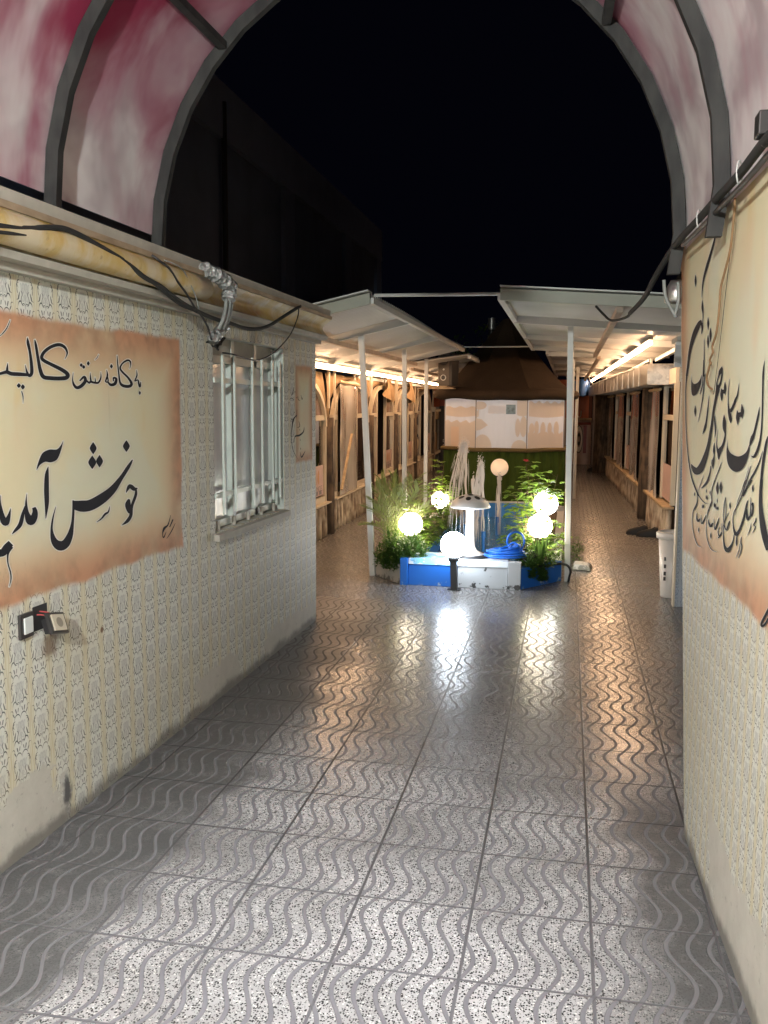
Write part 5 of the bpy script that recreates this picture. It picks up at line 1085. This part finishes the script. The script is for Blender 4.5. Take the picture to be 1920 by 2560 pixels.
# mushroom fountain
mx, my = -.945, 9.20
mu = thing('mushroom_fountain', 'white mushroom-shaped fountain with black spots on its cap', 'fountain', (mx, my, H))
M_MUSH = plain('white_glazed_fibreglass', (.70, .70, .70), .28, var=.05)
mb = MB(); mb.lathe([(.150, H+.022), (.115, H+.035), (.075, H+.06), (.055, H+.10), (.048, H+.18), (.043, H+.30), (.040, H+.47), (.06, H+.495)], (mx, my, 0), 28); mb.build('stalk', M_MUSH, mu, True)
mb = MB(); mb.lathe([(.20, H+.001), (.205, H+.012), (.19, H+.021), (.001, H+.022)], (mx+.03, my, 0), 28); mb.build('dark_base', M_BLACK, mu, True)
def capz(r): return H+.505+.118*sqrt(max(0, 1-(r/.20)**2))+.012*(1-r/.2)
prof = [(.0005, capz(0))]+[(.02*i, capz(.02*i)) for i in range(1, 10)]+[(.195, H+.525), (.205, H+.508), (.200, H+.498), (.16, H+.502), (.05, H+.505), (.001, H+.505)]
mb = MB(); mb.lathe(prof, (mx, my, 0), 36); mb.build('cap', M_MUSH, mu, True)
mb = MB()
for (a, r, s) in ((-1.62, .128, .028), (-2.35, .115, .03), (-.85, .118, .03), (-1.45, .045, .028), (-3.0, .15, .024), (-.15, .15, .024), (1.0, .12, .028), (2.2, .1, .028)):
    cx_, cy_ = r*cos(a), r*sin(a); q = []
    for i in range(16):
        x, y = cx_+s*cos(i*pi/8), cy_+s*sin(i*pi/8); q.append(Vector((mx+x, my+y, capz(min(.196, math.hypot(x, y)))+.003)))
    cc = Vector((mx+cx_, my+cy_, capz(r)+.004)); b = len(mb.v); mb.add(q+[cc], [(i, (i+1) % 16, 16) for i in range(16)])
mb.build('black_spot', M_BLACK, mu, True)
mb = MB(); mb.hexa([(mx-.34, my-.06, H+.003), (mx-.16, my-.10, H+.003), (mx-.14, my+.04, H+.003), (mx-.30, my+.06, H+.003)], [(mx-.34, my-.06, H+.02), (mx-.16, my-.10, H+.02), (mx-.14, my+.04, H+.02), (mx-.30, my+.06, H+.02)]); tag(mb.build('stone_offcut', M_GREYBASIN), 'flat pale stone offcut lying on the basin edge behind the white globe', 'stone')
# globe lamps
M_GW = emit('lit_cold_white_globe', (.80, .90, 1.0), E_GLOBE_W); M_GY = emit('lit_warm_white_globe', (1.0, .84, .64), E_GLOBE_Y)
M_GD = G('dim_cream_globe', .3); M_GD.col((.75, .60, .44)); M_GD.b.inputs['Emission Color'].default_value = (1, .70, .45, 1); M_GD.b.inputs['Emission Strength'].default_value = .30; M_GD = M_GD.m
def globe(u, v, Y, r, mat, zb, label, square=False):
    c = at(u*1.1573, v*1.1573, Y); t = thing('globe_lamp', label, 'lamp', (c.x, c.y, zb), 'globe lamps around the fountain')
    mb = MB(); mb.ball(c, r, 32, 18); mb.build('globe', mat, t, True)
    mb = MB(); mb.lathe([(.001, c.z-r-.03), (.05, c.z-r-.03), (.055, c.z-r+.012), (.04, c.z-r+.02)], (c.x, c.y, 0), 20); mb.build('collar', M_BLACK, t, True)
    mb = MB()
    if square: mb.bar((c.x+.012, c.y, zb), (c.x, c.y, c.z-r-.03), .062, .062, up=(0, 1, 0)); mb.box(c.x-.05, c.y-.045, zb, c.x+.075, c.y+.045, zb+.01)
    else: mb.tube([(c.x, c.y, zb), (c.x, c.y, c.z-r-.03)], .022, 10)
    mb.build('post', M_BLACK, t); return c
globe(980, 1177, 8.80, .128, M_GW, 0, 'dazzling cold-white globe lamp on a short black post in front of the basin', True)
globe(887, 1132, 9.55, .125, M_GY, .17, 'lit warm globe lamp among the palm leaves on the left of the basin')
globe(951, 1080, 13.0, .125, M_GY, .17, 'lit globe lamp at the back left of the basin, seen beyond the mushroom')
globe(1166, 1136, 9.45, .125, M_GY, .18, 'lower one of the two lit globe lamps in the right rose bush')
globe(1179, 1087, 10.1, .130, emit('lit_white_globe', (.95, .95, .92), E_GLOBE_Y), .18, 'upper one of the two lit globes in the right roses')
globe(1079, 1010, 14.55, .140, M_GD, .27, 'dim cream globe lamp on a thin stem before the turf base of the hut')
# water jets
M_JET = G('white_water_spray', .2); M_JET.col((.92, .90, .88)); M_JET.put(M_JET.b.inputs['Alpha'], .36); M_JET = lit_through(M_JET, (.95, .92, .90), .45)
M_JETF = G('thin_falling_water', .15); M_JETF.col((.75, .75, .75)); M_JETF.put(M_JETF.b.inputs['Alpha'], .16); M_JETF = M_JETF.m
def jet(x, y, top, spread, label, lean=0.0, n=520, left=0.0):
    t = thing('water_jet', label, 'water jet', (x, y, .05), 'water jets of the fountain')
    mb = MB(); mb.tube([(x+lean*(z/top)**2+.006*sin(z*21), y, z) for z in [.30+(top-.33)*i/14 for i in range(15)]], [.010+.016*(i/14)**2 for i in range(15)], 8); mb.build('stream', M_JET, t, True)
    mb = MB()
    for i in range(n):
        a = random.random()*2*pi; vr = spread*random.uniform(.15, 1.0); tmax = sqrt(top*.92/4.9); t0 = random.random()**1.3*tmax*.85; dt = random.uniform(.03, .11)
        L = []
        for q in range(6):
            tt = t0+dt*q/5; z = top+.015-4.9*tt*tt*random.uniform(.97, 1.03); rr = vr*(tt/tmax)**.8; L.append((x+lean+rr*cos(a)-left*(tt/tmax)*abs(sin(i*7.3)), y+rr*sin(a)*.8, max(.05, z)))
        r = random.uniform(.0015, .0052)*(1.25-t0/tmax*.8); mb.tube(L, [r*.3, r, r*1.15, r, r*.7, r*.15], 5)
    for i in range(n):
        a = random.random()*2*pi; r0 = spread*.55*sqrt(random.random()); r = random.uniform(.002, .005); mb.ball((x+lean+r0*cos(a)-left*.2*random.random(), y+r0*sin(a), top+random.gauss(-.02, .045)-r0*.5), r, 7, 5, random.uniform(1, 2))
    mb.build('spray', M_JET, t, True)
    mb = MB(); mb.tube([(x, y, .006), (x, y, .30)], .020, 10); mb.tube([(x, y, .22), (x, y, .30)], .028, 10); mb.build('nozzle', plain('blue_nozzle_pipe', (.02, .16, .5), .4), t)
jet(-1.235, 11.5, 1.33, .10, 'tallest fountain jet, rising behind the mushroom cap', -.02, 330, .24)
jet(-1.135, 11.35, .92, .03, 'thin straight jet just right of the tallest one', 0, 25)
jet(-.955, 10.9, 1.13, .075, 'second tallest jet, its stem at the right of the mushroom', -.035, 250, .10)
jet(-.905, 12.4, .86, .06, 'lowest jet, under the dim cream globe', .02, 150)
mb = MB()
for i in range(14):
    a = random.random()*2*pi; r0 = .20+random.random()*.012; x, y = mx+r0*cos(a), my+r0*sin(a); L = random.uniform(.15, .44); z0 = H+.49-random.random()*.05
    mb.tube([(x+.004*sin(j+i), y, z0-L*j/5) for j in range(6)], [.0008, .0018, .0024, .002, .0015, .0008], 4)
w_ = mb.build('water_curtain', M_JETF, smooth=True); tag(w_, 'thin curtain of drops falling from the rim of the mushroom cap', 'water')
# hoses
M_HOSE = plain('blue_garden_hose', (.012, .12, .55), .35, var=.15)
hc = at(1098*1.1573, 1196*1.1573, 9.15); hz = H+.02
mb = MB(); q = []
for i in range(7*24):
    k = i//24; a = 2*pi*i/24; rx = .205-.012*k+.02*sin(k*2.3); ry = .115-.008*k+.015*cos(k*1.9)
    q.append((hc.x-.03+rx*cos(a)+.015*sin(k*3+a), hc.y+.02+ry*sin(a), hz+.0165*(k*.62)+.018*(1+sin(a*1.0+k*1.3))*.5*(k > 0)+.035*max(0, cos(a-.3))*k/6))
mb.tube(q, .0105, 8)
q2 = [(hc.x+.07+.085*cos(a), hc.y+.03+.02*sin(a*2), hz+.15+.095*sin(a)) for a in [(-2.6+i*.32) for i in range(22)]]; mb.tube(crom([(hc.x-.1, hc.y, hz+.06)]+q2+[(hc.x+.13, hc.y, hz+.05)], 3), .0105, 8)
q3 = [(hc.x-.22, hc.y-.03, hz+.05), (hc.x-.1, hc.y-.05, hz+.06), (hc.x+.02, hc.y-.045, hz+.085), (hc.x+.10, hc.y-.02, hz+.11), (hc.x+.05, hc.y, hz+.14), (hc.x, hc.y, hz+.10), (hc.x+.06, hc.y, hz+.06), (hc.x+.12, hc.y, hz+.09)]; mb.tube(crom(q3, 6), .0105, 8)
tag(mb.build('blue_hose', M_HOSE, smooth=True), 'coiled blue garden hose lying on the front edge of the basin', 'hose')
mb = MB(); V_ = lambda x, y, Y: at(1180+x*.18083, 1120+y*.18083, Y)
mb.tube(crom([V_(650, 1480, 9.15), V_(740, 1560, 9.1), V_(830, 1610, 9.1), V_(1000, 1640, 9.2), V_(1120, 1610, 9.35), V_(1230, 1600, 9.42), V_(1320, 1625, 9.42), V_(1360, 1700, 9.42), V_(1345, 1780, 9.44), V_(1330, 1850, 9.46)], 6), .012, 8)
mb.tube(crom([V_(640, 1440, 9.15), V_(740, 1400, 9.2), V_(850, 1450, 9.2), V_(870, 1510, 9.15), V_(760, 1520, 9.12), V_(680, 1490, 9.12)], 6), .008, 8)
tag(mb.build('black_hose', M_BLACK, smooth=True), 'black hose trailing over the blue basin side to the foot of the white post', 'hose')

# ================================================================== PLANTS
def leaf(mb, p, d, l, w, up=None):
    d = d.normalized(); s = d.cross(up or Vector((0, 0, 1))); s = s.normalized() if s.length > 1e-3 else Vector((1, 0, 0)); n = s.cross(d)
    m = p+d*l*.45; fold = n*w*.16; b = len(mb.v)
    mb.v += [p, m+s*w*.5+fold, p+d*l-n*l*.12, m-s*w*.5+fold, m, p+d*l*.78+s*w*.28+fold*.4-n*l*.04, p+d*l*.78-s*w*.28+fold*.4-n*l*.04]
    mb.f += [(b, b+4, b+1), (b, b+3, b+4), (b+4, b+5, b+1), (b+4, b+3, b+6), (b+4, b+6, b+2), (b+4, b+2, b+5)]; mb.mi += [mb.k]*6
def rv(): return Vector((random.uniform(-1, 1), random.uniform(-1, 1), random.uniform(-1, 1)))
def bush(name, label, cat, base, stems, size, group=None, mat=None, flowers=()):
    """stems: list of (tip, nleaves)"""
    t = thing(name, label, cat, tuple(base), group); st, lf = MB(), MB(); base = Vector(base)
    for tip, n in stems:
        tip = Vector(tip); mid = base.lerp(tip, .5)+Vector((random.uniform(-.06, .06), random.uniform(-.05, .05), .03)); c = [Vector(q) for q in crom([tuple(base+Vector((random.uniform(-.04, .04), random.uniform(-.04, .04), 0))), tuple(mid), tuple(tip)], 8)]
        st.tube(c, [.006-.004*i/len(c) for i in range(len(c))], 5)
        for i in range(n):
            k = min(len(c)-1, int(len(c)*(.22+.78*random.random()**.75))); a = random.random()*2*pi; d = Vector((cos(a), sin(a), random.uniform(-.25, .5)))
            p = c[k]; q = p+d*random.uniform(.03, .10); st.tube([p, q], .0016, 4)
            for j in (-1, 0, 1): leaf(lf, q+Vector((-d.y, d.x, 0))*.012*j, d+Vector((-d.y, d.x, 0))*j*.95+rv()*.25, size*random.uniform(.7, 1.2), size*random.uniform(.5, .72))
    st.build('stem', M_STEM, t, True); lf.build('foliage', mat or M_LEAF, t)
    for f in flowers:
        mb = MB(); f = Vector(f)
        for i in range(16): a = i*2.4; leaf(mb, f, Vector((cos(a), sin(a), .2+i*.12)), .045-.001*i, .045)
        mb.build('flower', M_PETAL, t)
    return t
A9 = lambda u, v, Y: at(u*1.1573, v*1.1573, Y)
bush('rose_bush', 'yellow-green rose bush behind the left globe lamp', 'bush', (-1.66, 10.0, .17), [(A9(u, v, Y), n) for u, v, Y, n in ((905, 1055, 10.0, 13), (925, 1045, 10.3, 14), (880, 1070, 10.1, 11), (945, 1095, 10.2, 13), (935, 1125, 9.9, 12), (915, 1100, 9.8, 12), (890, 1090, 9.8, 10), (955, 1120, 10.2, 10), (925, 1160, 9.7, 12), (940, 1150, 9.9, 12), (900, 1110, 9.7, 10), (895, 1105, 9.38, 7), (905, 1125, 9.38, 7))], .082, 'rose bushes in the planters')
bush('rose_bush', 'small rose bush around the farther left globe lamp', 'bush', (-1.72, 13.1, .17), [(A9(u, v, Y), n) for u, v, Y, n in ((945, 1000, 13.1, 9), (958, 1005, 13.2, 9), (965, 1045, 12.9, 12), (975, 1065, 12.8, 12), (940, 1060, 12.8, 10), (930, 1040, 13.0, 7), (965, 1085, 12.8, 9), (950, 1030, 13.1, 8))], .095, 'rose bushes in the planters')
bush('rose_bush', 'tall rose bush with red roses beside the white post on the right', 'bush', (-.25, 10.0, .18), [(A9(u, v, Y), n) for u, v, Y, n in ((1136, 1003, 10.2, 14), (1148, 1020, 10.2, 12), (1125, 1050, 10.1, 14), (1112, 1070, 10.0, 14), (1165, 1035, 9.9, 13), (1185, 1030, 9.9, 12), (1205, 1025, 10.0, 8), (1180, 1055, 9.7, 14), (1200, 1065, 9.7, 9), (1140, 1040, 10.1, 12), (1195, 1130, 9.7, 12), (1205, 1160, 9.7, 12), (1170, 1045, 9.9, 12))], .090, 'rose bushes in the planters', flowers=(A9(1136, 997, 10.2), A9(1160, 1092, 10.2), A9(1166, 1090, 10.3)))
bush('rose_bush', 'bright yellow-lit rose bush in front of the right globe lamps', 'bush', (-.33, 9.5, .18), [(A9(u, v, Y), n) for u, v, Y, n in ((1110, 1105, 9.6, 14), (1122, 1120, 9.5, 15), (1130, 1095, 9.7, 14), (1105, 1140, 9.5, 12), (1118, 1155, 9.4, 12), (1140, 1145, 9.4, 8), (1135, 1120, 9.5, 12), (1098, 1160, 9.5, 7), (1128, 1170, 9.4, 10), (1205, 1185, 9.4, 14), (1190, 1190, 9.4, 13), (1170, 1195, 9.35, 9), (1150, 1110, 9.25, 6), (1182, 1120, 9.25, 7), (1176, 1150, 9.25, 6))], .080, 'rose bushes in the planters')
# date palm seedling
pl_ = thing('date_palm', 'young date palm with spiky fronds beside the left white post', 'palm', (-1.74, 9.60, .17)); st, lf = MB(), MB()
for (u, v, Y) in ((812, 1055, 9.4), (825, 1040, 9.6), (850, 1035, 9.7), (868, 1042, 9.8), (893, 1040, 9.5), (905, 1060, 9.4), (808, 1100, 9.25), (815, 1085, 9.3), (880, 1075, 9.4), (845, 1065, 9.4), (803, 1135, 9.2), (925, 1095, 9.5)):
    tip = A9(u, v, Y); b = Vector((-1.74, 9.55, .20)); m = b.lerp(tip, .55)+Vector((0, 0, .10)); c = [Vector(q) for q in crom([tuple(b), tuple(m), tuple(tip)], 12)]; st.tube(c, [.0065-.005*i/len(c) for i in range(len(c))], 5)
    for i in range(5, len(c)):
        d = (c[min(i+1, len(c)-1)]-c[i-1]).normalized(); s = d.cross(Vector((0, .4, 1))).normalized(); L = .21*(1-.5*abs(i/len(c)-.6))
        for k in (-1, 1):
            for e in (0,): leaf(lf, c[i]-d*.012*e*2, d*.85+s*k*.75+Vector((0, 0, .22))+rv()*.12, L*random.uniform(.75, 1.1), .016)
st.build('frond_stem', M_PALM, pl_, True); lf.build('leaflets', M_PALM, pl_)
# bladed plants
def blades(label, u, v, Y, n, hgt, w, group=None):
    b = A9(u, v, Y); t = thing('bladed_plant', label, 'plant', tuple(b), group); mb = MB()
    for i in range(n):
        a = random.random()*2*pi; r = random.uniform(.03, .12); h = hgt*random.uniform(.7, 1.1); p = b+Vector((.03*cos(a), .03*sin(a), 0)); q = p+Vector((r*cos(a), r*sin(a)*.5, h)); m = p.lerp(q, .5)+Vector((0, 0, .03)); s = Vector((cos(a+1.5), sin(a+1.5), 0))*w
        mb.quad(p-s*.5, p+s*.5, m+s, m-s); mb.quad(m-s, m+s, q+s*.1, q-s*.1)
    mb.build('blades', M_LEAFDK, t)
blades('clump of broad upright blades below the right globe lamps', 1167, 1218, 9.22, 12, .30, .016)
blades('clump of bluish blades at the foot of the young palm', 843, 1180, 9.42, 9, .26, .014)
# ground cover: nobody could count these leaves
def cover(label, spots, n, hgt, size, name='ground_cover', mat=None):
    mb = MB(); st = random.Random(len(label))
    for (x, y, z, rx, ry) in spots:
        for i in range(n):
            a = st.random()*2*pi; r = sqrt(st.random()); px, py = x+rx*r*cos(a), y+ry*r*sin(a); h = hgt*(1-r*r*.7)*st.random(); p = Vector((px, py, z+h))
            leaf(mb, p, Vector((st.uniform(-1, 1), st.uniform(-1.2, .8), st.uniform(-.2, .9))), size*st.uniform(.6, 1.3), size*st.uniform(.35, .6))
    o = mb.build(name, mat or M_LEAFDK); tag(o, label, 'ground cover'); o['kind'] = 'stuff'; return o
cover('dense small-leaved ground cover filling the left planter', [(-1.72, 9.30, .19, .20, .16), (-1.66, 9.55, .19, .26, .2), (-1.55, 9.25, .21, .16, .14), (-1.70, 9.9, .19, .22, .25), (-1.60, 10.4, .19, .2, .3), (-1.66, 11.2, .19, .22, .5), (-1.63, 12.2, .19, .22, .6), (-1.5, 11.6, .19, .15, .5), (-1.78, 9.2, .15, .15, .10), (-1.50, 9.05, .19, .14, .10), (-1.74, 9.12, .12, .10, .05), (-1.62, 9.02, .13, .10, .05)], 520, .31, .05)
cover('small-leaved ground cover in the right planter, trailing over the blue side', [(-.28, 9.25, .19, .2, .14), (-.18, 9.6, .19, .2, .25), (-.35, 9.12, .17, .12, .06), (-.2, 10.4, .19, .2, .4), (-.33, 9.06, .10, .06, .03), (-.22, 9.18, .06, .05, .03)], 300, .2, .05)
cover('little green weeds beside the foot of the right post', [(.10, 10.6, .01, .10, .16), (.16, 11.3, .01, .08, .1)], 150, .22, .04)
mb = MB(); mb.hexa([(.08, 10.15, .004), (.30, 10.1, .004), (.33, 10.4, .004), (.10, 10.5, .004)], [(.10, 10.2, .07), (.27, 10.15, .06), (.29, 10.36, .06), (.13, 10.42, .07)]); tag(mb.build('loose_stone', M_GREYBASIN, bevel=.02), 'flat pale stone on the ground right of the planter', 'stone')
# trees behind the hut, barely lit
def tree(x, y, h, r, label):
    t = thing('tree', label, 'tree', (x, y, 0), 'dark trees beyond the hut'); mb = MB(); mb.tube(crom([(x, y, 0), (x+.1, y, h*.4), (x, y+.1, h*.7), (x+.05, y, h*.95)], 5), [.12-.1*i/15 for i in range(16)], 8)
    for k in range(7): a = k*2.4; z = h*(.45+.06*k); mb.tube([(x+.05, y, z), (x+r*.4*cos(a), y+r*.4*sin(a), z+.25), (x+r*.8*cos(a), y+r*.8*sin(a), z+.55)], [.04, .025, .008], 6)
    mb.build('trunk', M_STEM, t, True); lf = MB()
    for i in range(1500):
        d = rv(); 
        if d.length > 1: continue
        p = Vector((x, y, h*.78))+Vector((d.x*r, d.y*r, d.z*h*.26)); 
        if mnoise.noise(p*1.6) < -.12: continue
        leaf(lf, p, rv(), .16, .07)
    lf.build('crown', M_LEAFDK, t)
tree(-1.9, 21.5, 3.6, 1.0, 'dark leafy tree just behind the chimney pipe')
